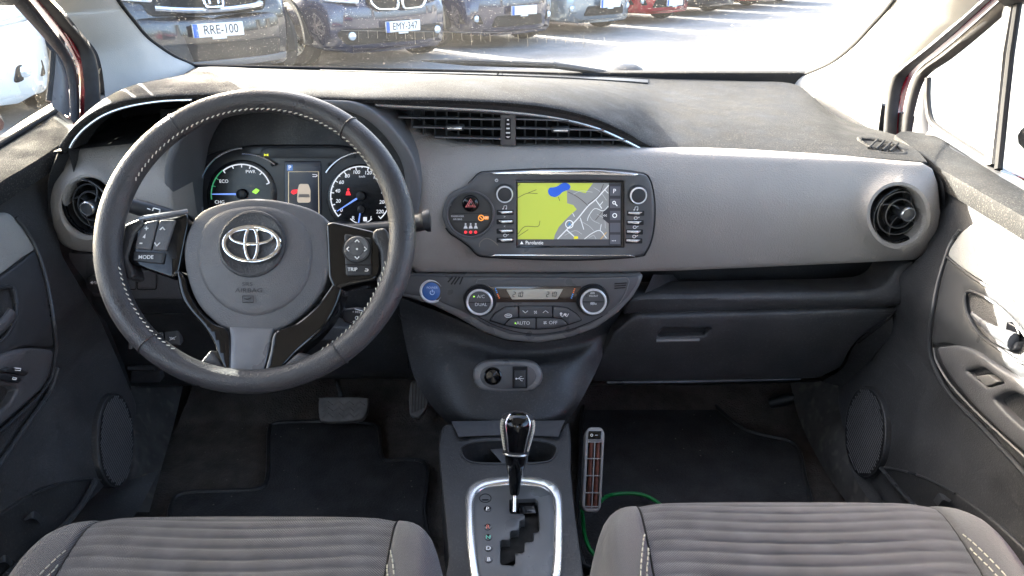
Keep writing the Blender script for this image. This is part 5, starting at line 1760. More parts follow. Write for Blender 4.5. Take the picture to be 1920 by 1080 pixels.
# right switches
part('switch_plate', S_sheet(rpoly([(645, 438), (696, 446), (697, 516), (648, 517)], 5), fs(WF, -.011), r=2.5, back=WBK * .006, step=8), M['button'], rs)
part('direction_pad', S_lathe(WF.at(669.5, 467, -.0105), [(.0152, 0), (.0150, .002), (.0135, .0032), (.0085, .0022), (.008, .0028), (.0001, .0036)], 32), M['climate'], rs)
part('pad_gap', S_lathe(WF.at(669.5, 467, -.0108), [(.0168, 0), (.0168, .0008), (.0150, .0010)], 32), M['void'], rs)
part('split', S_tube([WF.hit(647, 496, -.0104), WF.hit(697, 497, -.0104)], .0008, 4), M['void'], rs)
tx = [S_text('TRIP', WF.at(661, 505.5, -.0102), hpx=6.5, bold=.015)]
for dx, dy, r_ in ((0, -15, 0), (0, 16, pi), (-17, 0, pi / 2), (15.5, 0, -pi / 2)):
    pts = [(-4, 2), (0, -2.5), (4, 2)]
    q = [(669.5 + dx + x * cos(r_) + y * sin(r_), 467 + dy - x * sin(r_) + y * cos(r_)) for x, y in pts]
    tx.append(S_tube([WF.hit(*p, -.0067) for p in q], .0008, 4))
tx.append(S_lathe(WF.at(669.5, 467, -.0070), [(.0012, 0), (.0012, .0006), (.0001, .0007)], 8))
tx.append(S_tube(cr([WF.hit(684, 508, -.0102), WF.hit(689, 508, -.0102), WF.hit(690, 505, -.0102), WF.hit(685, 504, -.0102)], 3), .0006, 4))
part('lettering', tx, M['white'], rs)
part('spoke_trim', S_tube(cr([WF.hit(262, 410, -.006), WF.hit(300, 404, -.005), WF.hit(335, 399, -.008), WF.hit(352, 396, -.012)], 4), .0030, 8), M['dullsilver'], swt)
# leather webs where the rim meets the spokes
for pts in ([(232, 420), (262, 408), (272, 420), (252, 440), (238, 485), (246, 500), (252, 520), (236, 525), (222, 480)],
            [(722, 425), (700, 430), (696, 445), (712, 470), (714, 510), (704, 524), (712, 540), (730, 520), (736, 470)]):
    part('grip_web', S_sheet(rpoly(pts, 8), fs(WF, -.012), r=6, back=WBK * .022, step=8), M['leather'], swt)
part('grip_web', S_sheet(rpoly([(395, 655), (420, 690), (495, 700), (530, 685), (560, 660), (585, 668), (540, 708), (470, 716), (400, 700), (372, 682)], 6), fs(WF, -.006), r=5, back=WBK * .02, step=9), M['leather'], swt)
# column behind the wheel
col = thing('steering_column', 'dark steering column shroud carrying the stalks behind the wheel', 'column', P(500, 560, y=1.0))
A_, B_ = WF.pt(0, -.045, -.04), Vector((WC.x + .0, 1.20, WC.z - .18))
part('shroud', S_tube([A_.lerp(B_, s) for s in (0, .1, .4, .7, 1)], [.040, .050, .054, .056, .058], 24, flat=((0, 0, 1), .85)), M['dark'], col)
part('lower_shroud', S_sheet(rpoly([(560, 612), (690, 612), (640, 640), (560, 640)], 6), ys(1.04), r=4, back=(0, .05, 0), step=14), M['dark'], col)
part('lamp_stalk', [S_tube([P(246, 385, y=.93), P(274, 393, y=.935), P(312, 402, y=.945), P(400, 430, y=.97)], [.0105, .0115, .0095, .008], 14)], M['button'], col)
SLF = tiltframe(288, 394, .922, 20)
part('lettering', [S_tube([SLF.hit(276, 391, 0), SLF.hit(282, 393, 0)], .0008, 4), S_tube([SLF.hit(288, 390, 0), SLF.hit(300, 393, 0)], .0008, 4), S_tube([SLF.hit(288, 390, 0), SLF.hit(286, 395, 0)], .0008, 4), S_tube([SLF.hit(300, 393, 0), SLF.hit(299, 399, 0)], .0008, 4)], M['white'], col)
part('wiper_stalk', S_tube(cr([P(640, 430, y=.97), P(740, 424, y=.95), P(780, 418, y=.94), P(800, 414, y=.935), P(808, 413, y=.935)], 4), [.008] * 4 + [.009] * 4 + [.0125] * 4 + [.0155] * 4 + [.006], 16), M['button'], col)
CSF = tiltframe(662, 592, .86, 24)
cs = part('cruise_stalk', [S_sheet(rpoly([(640, 580), (668, 576), (700, 588), (700, 618), (668, 612), (642, 604)], 8), fs(CSF), r=5, back=-CSF.n * .014, step=7), S_tube([P(625, 580, y=.90), P(650, 590, y=.875)], .008, 10)], M['button'], col, label='short cruise control stalk with white markings')
part('lettering', [S_text('+ RES', CSF.at(668, 585, .0006), hpx=4.2), S_text('- SET', CSF.at(664, 604, .0006), hpx=4.2), S_tube(arcpts(CSF, 669, 596, 3, 30, 330, 10, .0008), .0005, 4), S_tube([CSF.hit(665, 579, .0006), CSF.hit(682, 584, .0006)], .0005, 4)], M['white'], cs)

# ================================================================ doors
ZX = [.20, .30, .38, .46, .54, .60, .655, .70, .745, .80, .86, .895, .905, .93]
XX = [.600, .606, .615, .630, .652, .662, .655, .650, .664, .684, .696, .705, .722, .745]


def dsurf(side, off=0.0, dx=None):
    """point of the door lining seen at a photo position; off = how far proud into the cabin"""
    add = .032 if side < 0 else 0.0

    def f(px, py):
        d = ray(px, py)
        t = .68 / abs(d.x)
        for _ in range(30):
            z = CAM.z + t * d.z
            X = interp(z, ZX, XX) + add - off
            t = t * .5 + .5 * X / abs(d.x)
        return CAM + d * t
    return f


def loops(p):
    return [tuple(q[:2]) for q in p]


IN = {1: Vector((-1, 0, 0)), -1: Vector((1, 0, 0))}
# ---------------- passenger door
dr = thing('front_door', 'passenger door lining with pale cloth insert, armrest and speaker', 'door', (.72, 1.0, .3))
s = 1
R0 = dsurf(1)
base = [(1688, 262), (1720, 268), (1830, 345), (1925, 418), (2060, 520), (2060, 1180), (1760, 1120), (1690, 1010), (1640, 915), (1590, 850), (1570, 760), (1570, 690), (1640, 560), (1735, 470), (1752, 400), (1740, 310)]
part('panel', S_sheet(rpoly(base, 12), R0, r=3, back=(.05, .0, 0), step=16), M['dark'], dr)
# sill top: from the inner edge to the glass
si_ = [(1678, 253), (1741, 299), (1760, 314), (1835, 358), (1910, 401), (2060, 492)]
so_ = [(1712, 247), (1764, 257), (1790, 274), (1842, 306), (1920, 354), (2060, 440)]
rows = []
for a, b in zip(cr([P(*p, x=.680) for p in si_], 5), cr([P(*p, x=.765) for p in so_], 5)):
    rows.append([a + Vector((.004, 0, -.030)), a + Vector((-.001, 0, -.008)), a, a.lerp(b, .3) + Vector((0, 0, .004)), a.lerp(b, .65) + Vector((0, 0, .003)), b])
part('sill_pad', S_grid(rows, 1, 3, False, True), M['pad'], dr)
# cloth insert
ins = cr([(1776, 480), (1788, 452), (1805, 432), (1828, 419), (1855, 427), (1890, 447), (1925, 468), (2000, 512), (2040, 600), (1990, 618), (1920, 576), (1870, 546), (1815, 512)], 4, True)
part('cloth_insert', S_sheet(loops(ins), dsurf(1, .006), r=5, back=(.02, 0, 0), step=13), M['doorcloth'], dr, label='pale grey cloth insert of the passenger door')
part('insert_line', S_tube([dsurf(1, .008)(*p[:2]) for p in cr([(1776, 482), (1815, 514), (1870, 549), (1920, 580), (1990, 624)], 5)], .0022, 6), M['smoothdark'], dr)
# inner panel with the handle bowl
pan = cr([(1774, 484), (1764, 520), (1755, 560), (1748, 610), (1746, 645), (1780, 645), (1830, 664), (1900, 702), (1990, 760), (2040, 690), (1985, 622), (1920, 580), (1870, 549), (1815, 514)], 4, True)
bowl = cr([(1812, 548), (1845, 556), (1890, 590), (1930, 640), (1940, 680), (1915, 680), (1875, 655), (1835, 625), (1812, 585)], 4, True)
part('inner_panel', S_sheet(loops(pan), dsurf(1, .005), holes=[loops(bowl)], r=5, back=(.02, 0, 0), step=11), M['smoothdark'], dr)
part('handle_bowl', S_sheet([(1880 + (x - 1880) * 1.05, 615 + (y - 615) * 1.05) for x, y in loops(bowl)], lambda x, y: dsurf(1, -.03 * max(0, 1 - sqrt(((x - 1875) / 75) ** 2 + ((y - 615) / 70) ** 2)) - .002)(x, y), r=0, back=(.001, 0, 0), step=7), M['darker'], dr)
part('bowl_rim', S_tube([dsurf(1, .006)(*p) for p in loops(bowl)], .0025, 8, True), M['smoothdark'], dr)
hd = part('inner_handle', S_tube([dsurf(1, .010)(*p[:2]) for p in cr([(1822, 588), (1840, 604), (1862, 620), (1882, 630), (1900, 640)], 5)], [.002 + .0003 * k for k in range(21)], 10, flat=((0, 0, 1), 1.5)), M['dullsilver'], dr)
part('handle_block', S_sheet(rpoly([(1886, 602), (1908, 612), (1912, 628), (1895, 636), (1882, 628)], 4), dsurf(1, .009), r=3, back=(.02, 0, 0), step=6), M['gloss'], hd)
part('handle_plate', S_sheet(rpoly([(1835, 612), (1895, 642), (1908, 640), (1903, 655), (1890, 657), (1855, 640)], 4), dsurf(1, .008), r=3, back=(.012, 0, 0), step=6), M['midgrey'], hd)
# armrest with window switch
arm = cr([(1754, 655), (1770, 649), (1800, 648), (1832, 662), (1870, 688), (1925, 720), (2010, 775), (2060, 840), (2040, 960), (1960, 880), (1900, 832), (1840, 776), (1800, 732), (1772, 694)], 4, True)
wsh = rpoly([(1810, 695), (1834, 687), (1848, 692), (1882, 718), (1850, 727)], 4)
grab = rpoly([(1860, 747), (1885, 733), (1905, 735), (1990, 790), (1990, 850), (1930, 815), (1885, 775)], 8)
ar = part('armrest', S_sheet(loops(arm), dsurf(1, .014), holes=[wsh, grab], r=6, back=(.03, 0, -.004), step=11), M['midgrey'], dr)
part('switch_well', S_sheet([(1805, 685), (1890, 683), (1890, 732), (1805, 732)], dsurf(1, .004), r=0, back=(.001, 0, 0), step=16), M['dark'], ar)
part('window_switch', S_sheet(rpoly([(1826, 706), (1852, 702), (1872, 716), (1850, 725)], 3), dsurf(1, .013), r=2, back=(.008, 0, 0), step=7), M['edge'], ar)
part('grab_well', S_sheet([(1850, 725), (2000, 740), (2000, 860), (1860, 800)], dsurf(1, -.02), r=0, back=(.001, 0, 0), step=20), M['darker'], ar)
part('panel_edge', S_tube([dsurf(1, .007)(*p[:2]) for p in cr([(1800, 432), (1782, 458), (1770, 490), (1756, 540), (1746, 600), (1743, 640), (1749, 680), (1780, 738), (1840, 800), (1925, 892), (2000, 980)], 5)], .0032, 8), M['smoothdark'], dr)
part('panel_edge', S_tube([dsurf(1, .009)(*p[:2]) for p in cr([(1751, 652), (1757, 680), (1785, 724), (1840, 782), (1925, 860), (2000, 930)], 5)], .0016, 6), M['edge'], dr)
# speaker
spk = circ(1621, 810, 39, 87, 48)


def bulge(side, cx, cy, rx, ry, amp):
    def f(px, py):
        d = ((px - cx) / rx) ** 2 + ((py - cy) / ry) ** 2
        return dsurf(side, amp * max(0, 1 - d))(px, py)
    return f


sk = part('speaker', S_sheet(spk, dsurf(1, .010), r=3, back=(.025, 0, 0), step=10), M['darker'], dr, label='oval mesh speaker at the front of the passenger door')
mesh_l = []
for k in range(42):
    # slanting ribs of the grille
    x0 = 1560 + 3.6 * k
    seg_ = []
    for j in range(30):
        yy = 725 + 6 * j
        xx = x0 + (yy - 810) * .42
        if ((xx - 1621) / 35) ** 2 + ((yy - 810) / 82) ** 2 < 1:
            seg_.append((xx, yy))
    if len(seg_) > 2:
        mesh_l.append(S_tube([dsurf(1, .0115)(*p) for p in seg_], .0009, 4))
part('speaker_mesh', mesh_l, M['midgrey'], sk)
part('speaker_cone', S_sheet(circ(1621, 810, 36, 83, 40), dsurf(1, .0108), r=0, back=(.001, 0, 0), step=20), M['void'], sk)
# pocket
pk_ = cr([(1650, 878), (1690, 884), (1740, 900), (1800, 930), (1900, 1010), (1990, 1120), (1850, 1150), (1760, 1060), (1700, 960)], 4, True)
part('door_pocket', S_sheet(loops(pk_), dsurf(1, .004), r=4, back=(.01, 0, 0), step=16), M['darker'], dr)
part('pocket_edge', [S_tube([dsurf(1, .006)(*p[:2]) for p in cr([(1648, 876), (1690, 882), (1740, 898), (1790, 925)], 5)], .0016, 6), S_tube([dsurf(1, .008)(*p[:2]) for p in cr([(1652, 878), (1690, 922), (1738, 972), (1800, 1040)], 5)], .0035, 6)], M['smoothdark'], dr)
part('pocket_clip', S_grid([[dsurf(1, .008)(1750, 938), dsurf(1, .016)(1762, 924), dsurf(1, .01)(1784, 938)], [dsurf(1, .012)(1758, 950), dsurf(1, .024)(1768, 938), dsurf(1, .014)(1780, 942)]], 4, 3), M['smoothdark'], dr)
# window frame, quarter pane and division bar
XG = .79
fr0 = [(1692, 268), (1694, 215), (1706, 160), (1724, 128), (1759, 101), (1799, 68), (1862, 12), (1920, -40)]
fr1 = [(1706, 262), (1716, 205), (1730, 158), (1748, 135), (1785, 110), (1825, 78), (1872, 38), (1935, -20)]
strips([fr0, fr1], [XG - .005, XG + .005], [M['rubber']], ['window_frame'], dr)
fr2 = [(1744, 262), (1740, 228), (1737, 180), (1738, 150)]
fr3 = [(1708, 262), (1716, 215), (1724, 180), (1735, 148)]
strips([fr3, fr2], [XG, XG + .004], [M['midgrey']], ['mirror_sail'], dr)
part('quarter_seal', S_tube([P(*p[:2], x=XG) for p in cr([(1740, 146), (1739, 185), (1744, 222), (1758, 240), (1800, 268), (1850, 300)], 5)], .006, 8), M['rubber'], dr)
part('sill_rail', S_strip([P(*p[:2], x=.755) for p in cr([(1735, 253), (1764, 260), (1842, 310), (1925, 362)], 5)], [P(*p[:2], x=XG) for p in cr([(1745, 238), (1775, 248), (1850, 296), (1930, 345)], 5)]), M['edge'], dr)
part('division_bar', S_tube([P(1900, -15, x=XG), P(1880, 100, x=XG), P(1870, 200, x=XG), P(1858, 312, x=XG - .02)], .0135, 8, flat=((1, 0, 0), .6)), M['dark'], dr)
part('division_edge', S_tube([P(1912, -15, x=XG), P(1895, 100, x=XG), P(1884, 200, x=XG), P(1872, 318, x=XG - .02)], .006, 8), M['void'], dr)
part('quarter_pane', S_poly([P(1742, 140, x=XG + .004), P(1745, 226, x=XG + .004), P(1762, 245, x=XG + .004), P(1858, 305, x=XG + .004), P(1876, 150, x=XG + .004), P(1888, 25, x=XG + .004)]), sg, dr)
part('window_pane', S_poly([P(1872, 318, x=XG + .002), P(1890, 130, x=XG + .002), P(1908, -20, x=XG + .002), Vector((XG - .08, .5, 1.42)), Vector((XG - .06, -.2, 1.42)), Vector((XG, -.2, .88)), Vector((XG, .6, .88))]), sg, dr)
part('window_frame', S_tube(cr([P(1900, -30, x=.79), Vector((.785, 1.0, 1.245)), Vector((.75, .72, 1.385)), Vector((.72, .3, 1.43)), Vector((.72, -.2, 1.42))], 5), .036, 10), M['rubber'], dr)
# door mirror outside
def door_mirror(sx, mc, label):
    mr = thing('door_mirror', label, 'mirror', mc)
    mo = []
    for dy, k in ((-.02, .92), (0, 1.0), (.04, .95), (.09, .6), (.11, .1)):
        mo.append([mc + Vector((.105 * k * cos(g) * (1 + .1 * cos(2 * g)), dy, .082 * k * sin(g))) for g in [2 * pi * j / 28 for j in range(28)]])
    part('housing', S_grid(mo, 1, 3, False, True, True), M['redpaint'], mr)
    part('mirror_glass', S_sheet([(.096 * cos(2 * pi * j / 28), .073 * sin(2 * pi * j / 28)) for j in range(28)], lambda a, b: mc + Vector((a, -.021, b)), r=0, back=(0, .004, 0), step=.05), M['mirror'], mr)
    part('mount', S_tube([mc + Vector((-sx * .07, .03, -.05)), Vector((sx * (.82 if sx > 0 else .89), mc.y + .01 if sx > 0 else 1.24, .93))], .02, 10), M['dark'], mr)


M['mirror'] = mat('mirror_glass', (.12, .17, .14), .12, metal=.6)
door_mirror(1, Vector((.93, 1.13, .985)), 'door mirror outside the passenger window')
door_mirror(-1, Vector((-1.06, 1.33, 1.05)), 'door mirror outside the driver window')  # driver's mirror is out of view, set where it shades the seats

# ---------------- driver door
dl = thing('front_door', 'driver door lining with window switches and oval speaker', 'door', (-.75, .9, .3))
base = [(150, 232), (135, 238), (60, 290), (0, 335), (-160, 440), (-160, 1180), (-20, 1130), (60, 1050), (140, 965), (190, 920), (245, 850), (258, 760), (225, 680), (190, 600), (165, 560), (118, 480), (100, 400), (105, 300)]
part('panel', S_sheet(rpoly(base, 12), dsurf(-1), r=3, back=(-.05, 0, 0), step=16), M['dark'], dl)
si_ = [(140, 246), (118, 266), (85, 290), (40, 318), (0, 342), (-150, 440)]
so_ = [(137, 228), (104, 207), (75, 224), (35, 248), (0, 270), (-150, 360)]
rows = []
for a, b in zip(cr([P(*p, x=-.705) for p in si_], 5), cr([P(*p, x=-.800) for p in so_], 5)):
    rows.append([a + Vector((-.004, 0, -.03)), a + Vector((.001, 0, -.008)), a, a.lerp(b, .3) + Vector((0, 0, .004)), a.lerp(b, .65) + Vector((0, 0, .003)), b])
part('sill_pad', S_grid(rows, 1, 3, False, True), M['pad'], dl)
ins = cr([(-140, 470), (-60, 415), (0, 400), (22, 402), (42, 424), (58, 448), (68, 466), (40, 486), (0, 516), (-80, 565), (-150, 600)], 4, True)
part('cloth_insert', S_sheet(loops(ins), dsurf(-1, .006), r=5, back=(-.02, 0, 0), step=13), M['doorcloth'], dl, label='pale grey cloth insert of the driver door')
pan = cr([(70, 470), (84, 515), (96, 575), (103, 630), (103, 652), (60, 650), (30, 655), (-30, 690), (-140, 760), (-150, 612), (-80, 572), (0, 521), (42, 491)], 4, True)
bowl = cr([(20, 538), (30, 560), (30, 590), (15, 625), (-10, 648), (-60, 680), (-90, 660), (-60, 590), (-20, 548)], 4, True)
part('inner_panel', S_sheet(loops(pan), dsurf(-1, .005), holes=[loops(bowl)], r=5, back=(-.02, 0, 0), step=11), M['smoothdark'], dl)
part('handle_bowl', S_sheet([(-25 + (x + 25) * 1.05, 610 + (y - 610) * 1.05) for x, y in loops(bowl)], dsurf(-1, -.012), r=0, back=(-.001, 0, 0), step=12), M['dark'], dl)
part('bowl_rim', S_tube([dsurf(-1, .006)(*p) for p in loops(bowl)], .0028, 8, True), M['smoothdark'], dl)
part('inner_handle', S_tube([dsurf(-1, .010)(*p[:2]) for p in cr([(22, 588), (8, 606), (-12, 622), (-40, 640)], 5)], .006, 10, flat=((0, 0, 1), 1.5)), M['midgrey'], dl)
arm = cr([(102, 662), (98, 690), (84, 724), (55, 752), (20, 782), (-40, 830), (-140, 900), (-150, 770), (-40, 694), (0, 668), (30, 656), (60, 652), (92, 655)], 4, True)
al = part('armrest', S_sheet(loops(arm), dsurf(-1, .014), holes=[rpoly([(-60, 735), (-20, 720), (25, 722), (34, 730), (22, 752), (-20, 790), (-60, 800)], 5)], r=6, back=(-.03, 0, -.004), step=11), M['midgrey'], dl)
part('grab_well', S_sheet([(-70, 715), (40, 715), (40, 800), (-70, 810)], dsurf(-1, -.004), r=0, back=(-.001, 0, 0), step=20), M['dark'], al)
part('window_lock_switch', S_sheet(rpoly([(8, 693), (22, 688), (56, 697), (50, 705), (12, 698)], 3), dsurf(-1, .022), r=2, back=(-.008, 0, 0), step=6), M['button'], al)
part('door_lock_switch', S_sheet(rpoly([(-12, 704), (8, 701), (43, 711), (36, 719), (-8, 710)], 3), dsurf(-1, .022), r=2, back=(-.008, 0, 0), step=6), M['button'], al)
AFR = Fr(dsurf(-1, .023)(32, 694), (.75, -.35, .56))
part('lettering', [S_tube([AFR.hit(*p, .001) for p in q], .0007, 4, True) for q in (((26, 690), (39, 691), (38, 695), (27, 694)), ((6, 703), (13, 704), (12, 707), (5, 706)), ((24, 708), (31, 709), (30, 712), (23, 711)))], M['white'], al)
part('panel_edge', S_tube([dsurf(-1, .008)(*p[:2]) for p in cr([(30, 408), (48, 430), (70, 470), (86, 520), (98, 580), (105, 640), (103, 672), (92, 715), (60, 755), (0, 808), (-60, 850)], 5)], .0026, 8), M['smoothdark'], dl)
part('panel_edge', S_tube([dsurf(-1, .008)(*p[:2]) for p in cr([(108, 690), (90, 740), (48, 800), (10, 855), (-30, 905)], 5)], .0035, 8), M['smoothdark'], dl)
sk = part('speaker', S_sheet(circ(218, 826, 35, 90, 48), dsurf(-1, .010), r=3, back=(-.025, 0, 0), step=10), M['darker'], dl, label='oval mesh speaker at the front of the driver door')
mesh_l = []
for k in range(42):
    x0 = 150 + 3.4 * k
    seg_ = []
    for j in range(31):
        yy = 736 + 6 * j
        xx = x0 - (yy - 826) * .42
        if ((xx - 219) / 31) ** 2 + ((yy - 826) / 85) ** 2 < 1:
            seg_.append((xx, yy))
    if len(seg_) > 2:
        mesh_l.append(S_tube([dsurf(-1, .0115)(*p) for p in seg_], .0009, 4))
part('speaker_mesh', mesh_l, M['midgrey'], sk)
part('speaker_cone', S_sheet(circ(219, 826, 32, 86, 40), dsurf(-1, .0108), r=0, back=(-.001, 0, 0), step=20), M['void'], sk)
pk_ = cr([(178, 902), (150, 900), (100, 908), (60, 925), (-20, 980), (-120, 1060), (-120, 1150), (20, 1070), (90, 1010), (140, 960)], 4, True)
part('door_pocket', S_sheet(loops(pk_), dsurf(-1, .004), r=4, back=(-.01, 0, 0), step=16), M['darker'], dl)
part('pocket_edge', [S_tube([dsurf(-1, .006)(*p[:2]) for p in cr([(190, 900), (165, 899), (110, 908), (60, 928)], 5)], .0014, 6), S_tube([dsurf(-1, .010)(*p[:2]) for p in cr([(179, 902), (150, 952), (110, 995), (60, 1035), (10, 1080)], 5)], .0045, 6)], M['smoothdark'], dl)
for cx, cy in ((62, 968), (8, 1050)):
    part('pocket_clip', S_grid([[dsurf(-1, .008)(cx - 18, cy + 6), dsurf(-1, .018)(cx + 2, cy - 10), dsurf(-1, .01)(cx + 20, cy + 4)], [dsurf(-1, .012)(cx - 15, cy + 8), dsurf(-1, .024)(cx + 2, cy + 4), dsurf(-1, .012)(cx + 14, cy + 14)]], 4, 3), M['smoothdark'], dl)
XG = -.822
fr0 = [(150, 232), (149, 172), (144, 137), (138, 116), (123, 88), (105, 64), (58, 2), (8, -58)]
fr1 = [(131, 228), (131, 180), (125, 140), (117, 114), (102, 94), (70, 58), (17, 0), (-40, -60)]
strips([fr0, fr1], [XG + .006, XG - .004], [M['dark']], ['window_frame'], dl)
fr2 = [(94, 205), (96, 170), (99, 130), (100, 96)]
fr3 = [(131, 222), (130, 180), (124, 140), (104, 97)]
strips([fr3, fr2], [XG, XG - .004], [M['edge']], ['mirror_sail'], dl)
part('quarter_seal', S_tube([P(*p[:2], x=XG) for p in cr([(99, 97), (97, 130), (93, 170), (91, 190)], 5)], .005, 8), M['rubber'], dl)
part('sill_rail', S_strip([P(*p[:2], x=-.788) for p in cr([(104, 209), (60, 235), (0, 272), (-60, 308)], 5)], [P(*p[:2], x=XG) for p in cr([(96, 194), (50, 222), (0, 254), (-60, 290)], 5)]), M['edge'], dl)
part('sill_seal', S_tube([P(*p[:2], x=-.788) for p in cr([(104, 208), (60, 234), (0, 271), (-60, 307)], 5)], .004, 8), M['void'], dl)
part('window_pane', S_poly([P(93, 196, x=XG), P(99, 100, x=XG), P(60, 50, x=XG), P(16, -2, x=XG), Vector((XG + .08, .6, 1.42)), Vector((XG + .06, -.2, 1.42)), Vector((XG, -.2, .86)), Vector((XG, .6, .86))]), sg, dl)

part('window_frame', S_tube(cr([P(8, -30, x=-.82), Vector((-.805, 1.0, 1.245)), Vector((-.77, .72, 1.385)), Vector((-.74, .3, 1.43)), Vector((-.74, -.2, 1.42))], 5), .036, 10), M['dark'], dl)

# ================================================================ seats
YS = [.0]


def seat_profile(n_rows):
    """(y back from the lip, z) along the cushion from the front apron over the crest"""
    pts = [(-.035, -.22), (-.012, -.15), (.0, -.085), (-.003, -.045), (-.014, -.018), (-.032, -.004), (-.055, .0), (-.10, -.004), (-.2, -.022), (-.3, -.045), (-.4, -.065), (-.54, -.085), (-.68, -.095)]
    c = cr([Vector((0, a, b)) for a, b in pts], 12)
    L = [0]
    for i in range(1, len(c)):
        L.append(L[-1] + (c[i] - c[i - 1]).length)
    out_ = []
    for k in range(n_rows):
        s_ = L[-1] * k / (n_rows - 1)
        i = max(1, next((j for j in range(len(L)) if L[j] >= s_ - 1e-9), len(L) - 1))
        t_ = (s_ - L[i - 1]) / max(1e-9, L[i] - L[i - 1])
        out_.append((c[i - 1].lerp(c[i], t_), s_))
    return out_


NRW = 660
SPF = seat_profile(NRW)
CREST_S = .235       # arc length where the lip turns flat


def seat_pt(X, row, bul):
    p, s_ = SPF[row]
    ax_ = abs(X)
    # rounded front corners and falling sides
    yfr = -.070 * min(1.05, ax_ / .228) ** 8
    z = p.z
    if ax_ > .165:
        q = (ax_ - .165) / .065
        z += .009 * sin(min(1, q * 1.15) * pi) * (0.3 + .7 * min(1, max(0, (s_ - .16) / .1)))
        if ax_ > .204:
            z -= .10 * ((ax_ - .204) / .0315) ** 2
    y = p.y + yfr
    if bul:
        # pleats
        w = .0140
        ph = (s_ - CREST_S + .012 + .010 * (X / .16) ** 2) / w
        if s_ > .16:
            b_ = abs(sin(pi * ph)) ** .32
            z += .0037 * b_ * (1 - (ax_ / .172) ** 10) - .0010
    return Vector((X, y, z))


def make_seat(label):
    r = thing('front_seat', label, 'seat', (0, 0, 0), 'front seats')
    xs = np.linspace(-.1665, .1665, 17)
    v = [seat_pt(x, j, True) for j in range(NRW) for x in xs]
    f = [(j * 17 + i, j * 17 + i + 1, (j + 1) * 17 + i + 1, (j + 1) * 17 + i) for j in range(NRW - 1) for i in range(16)]
    part('centre_panel', (v, f), M['fabric'], r, local=True, angle=180)
    for s_ in (-1, 1):
        xb = [.1675, .170, .175, .181, .188, .195, .202, .209, .215, .221, .227, .232, .2355]
        v, f = [], []
        rows_ = range(0, NRW, 7)
        for jj, j in enumerate(rows_):
            for x in xb:
                v.append(seat_pt(s_ * x, j, False) + Vector((0, 0, .001 - (.006 if x < .169 else 0))))
            v.append(seat_pt(s_ * .2355, j, False) + Vector((0, 0, -.12)))
        m_ = len(xb) + 1
        for j in range(len(rows_) - 1):
            for i in range(m_ - 1):
                f.append((j * m_ + i, j * m_ + i + 1, (j + 1) * m_ + i + 1, (j + 1) * m_ + i))
        part('side_bolster', (v, f), M['fabric2'], r, local=True, angle=180)
        seam = [seat_pt(s_ * .1672, j, False) + Vector((0, 0, -.0015)) for j in range(140, NRW, 7)]
        part('seam', S_tube(seam, .0014, 5), M['void'], r, local=True)
        stl_ = []
        for off in (0, .011):
            # two rows of thread sweeping from the seam round the corner
            path = []
            for k in range(46):
                t_ = k / 45
                X = .170 + .040 * (1 - (1 - t_) ** 2.1) - off * (.2 + .8 * t_)
                j = int((88 + off * 500 + 120 * t_ ** 1.15) * 540 / 230)
                path.append(seat_pt(s_ * max(.169, X), min(NRW - 1, j), False) + Vector((0, 0, .0022)))
            for k in range(0, 45):
                stl_.append(S_tube([path[k], path[k].lerp(path[k + 1], .66)], .0009, 4))
        part('stitching', stl_, M['seatstitch'], r, local=True)
    part('base', wbox(-.22, .22, -.5, -.09, -.28, -.12, .02), M['dark'], r, local=True)
    # backrest behind, reclined
    bk = []
    for z, y, w, th in ((-.10, -.68, .20, .05), (.05, -.72, .23, .06), (.25, -.78, .24, .055), (.45, -.84, .22, .05), (.55, -.88, .16, .045)):
        bk.append([Vector((w * cos(g) * (abs(cos(g)) ** -.35 if abs(cos(g)) > .05 else 1), y - th * sin(g), z)) for g in [2 * pi * k / 28 for k in range(28)]])
    part('backrest', S_grid(bk, 1, 5, False, True, True), M['fabric2'], r, local=True)
    hr = []
    for z, w, th in ((.57, .06, .03), (.60, .12, .045), (.68, .125, .045), (.73, .09, .03), (.74, .01, .005)):
        hr.append([Vector((w * cos(g), -.90 + th * sin(g), z)) for g in [2 * pi * k / 20 for k in range(20)]])
    part('headrest', S_grid(hr, 1, 4, False, True, True), M['fabric2'], r, local=True)
    return r


seat = make_seat('dark ribbed fabric seat behind the steering wheel')
seat.location = (-.297, .655, .627)
seat2 = copy_tree(seat)
seat2.location = (.312, .675, .630)
seat2['label'] = 'dark ribbed fabric seat facing the glovebox'

# ================================================================ parked cars across the lane
HEAD = Vector((.66, -.75, 0)).normalized()
ROWN0, ROWSTEP = Vector((-2.62, 6.75, 0)), Vector((1.36, 1.77, 0))
tyre_m = mat('tyre', (.018, .018, .018), .85)
rim_m = mat('alloy', (.70, .66, .56), .4, metal=.2)
lamp_m = mat('headlamp', (.55, .62, .66), .1, metal=.5)
glass_m = mat('car_glass', (.02, .025, .03), .06, coat=.5)
plate_m = mat('plate_white', (.70, .70, .66), .5)
plate_b = mat('plate_blue', (.03, .12, .42), .5)
arch_m = mat('arch_black', (.012, .012, .012), .9)


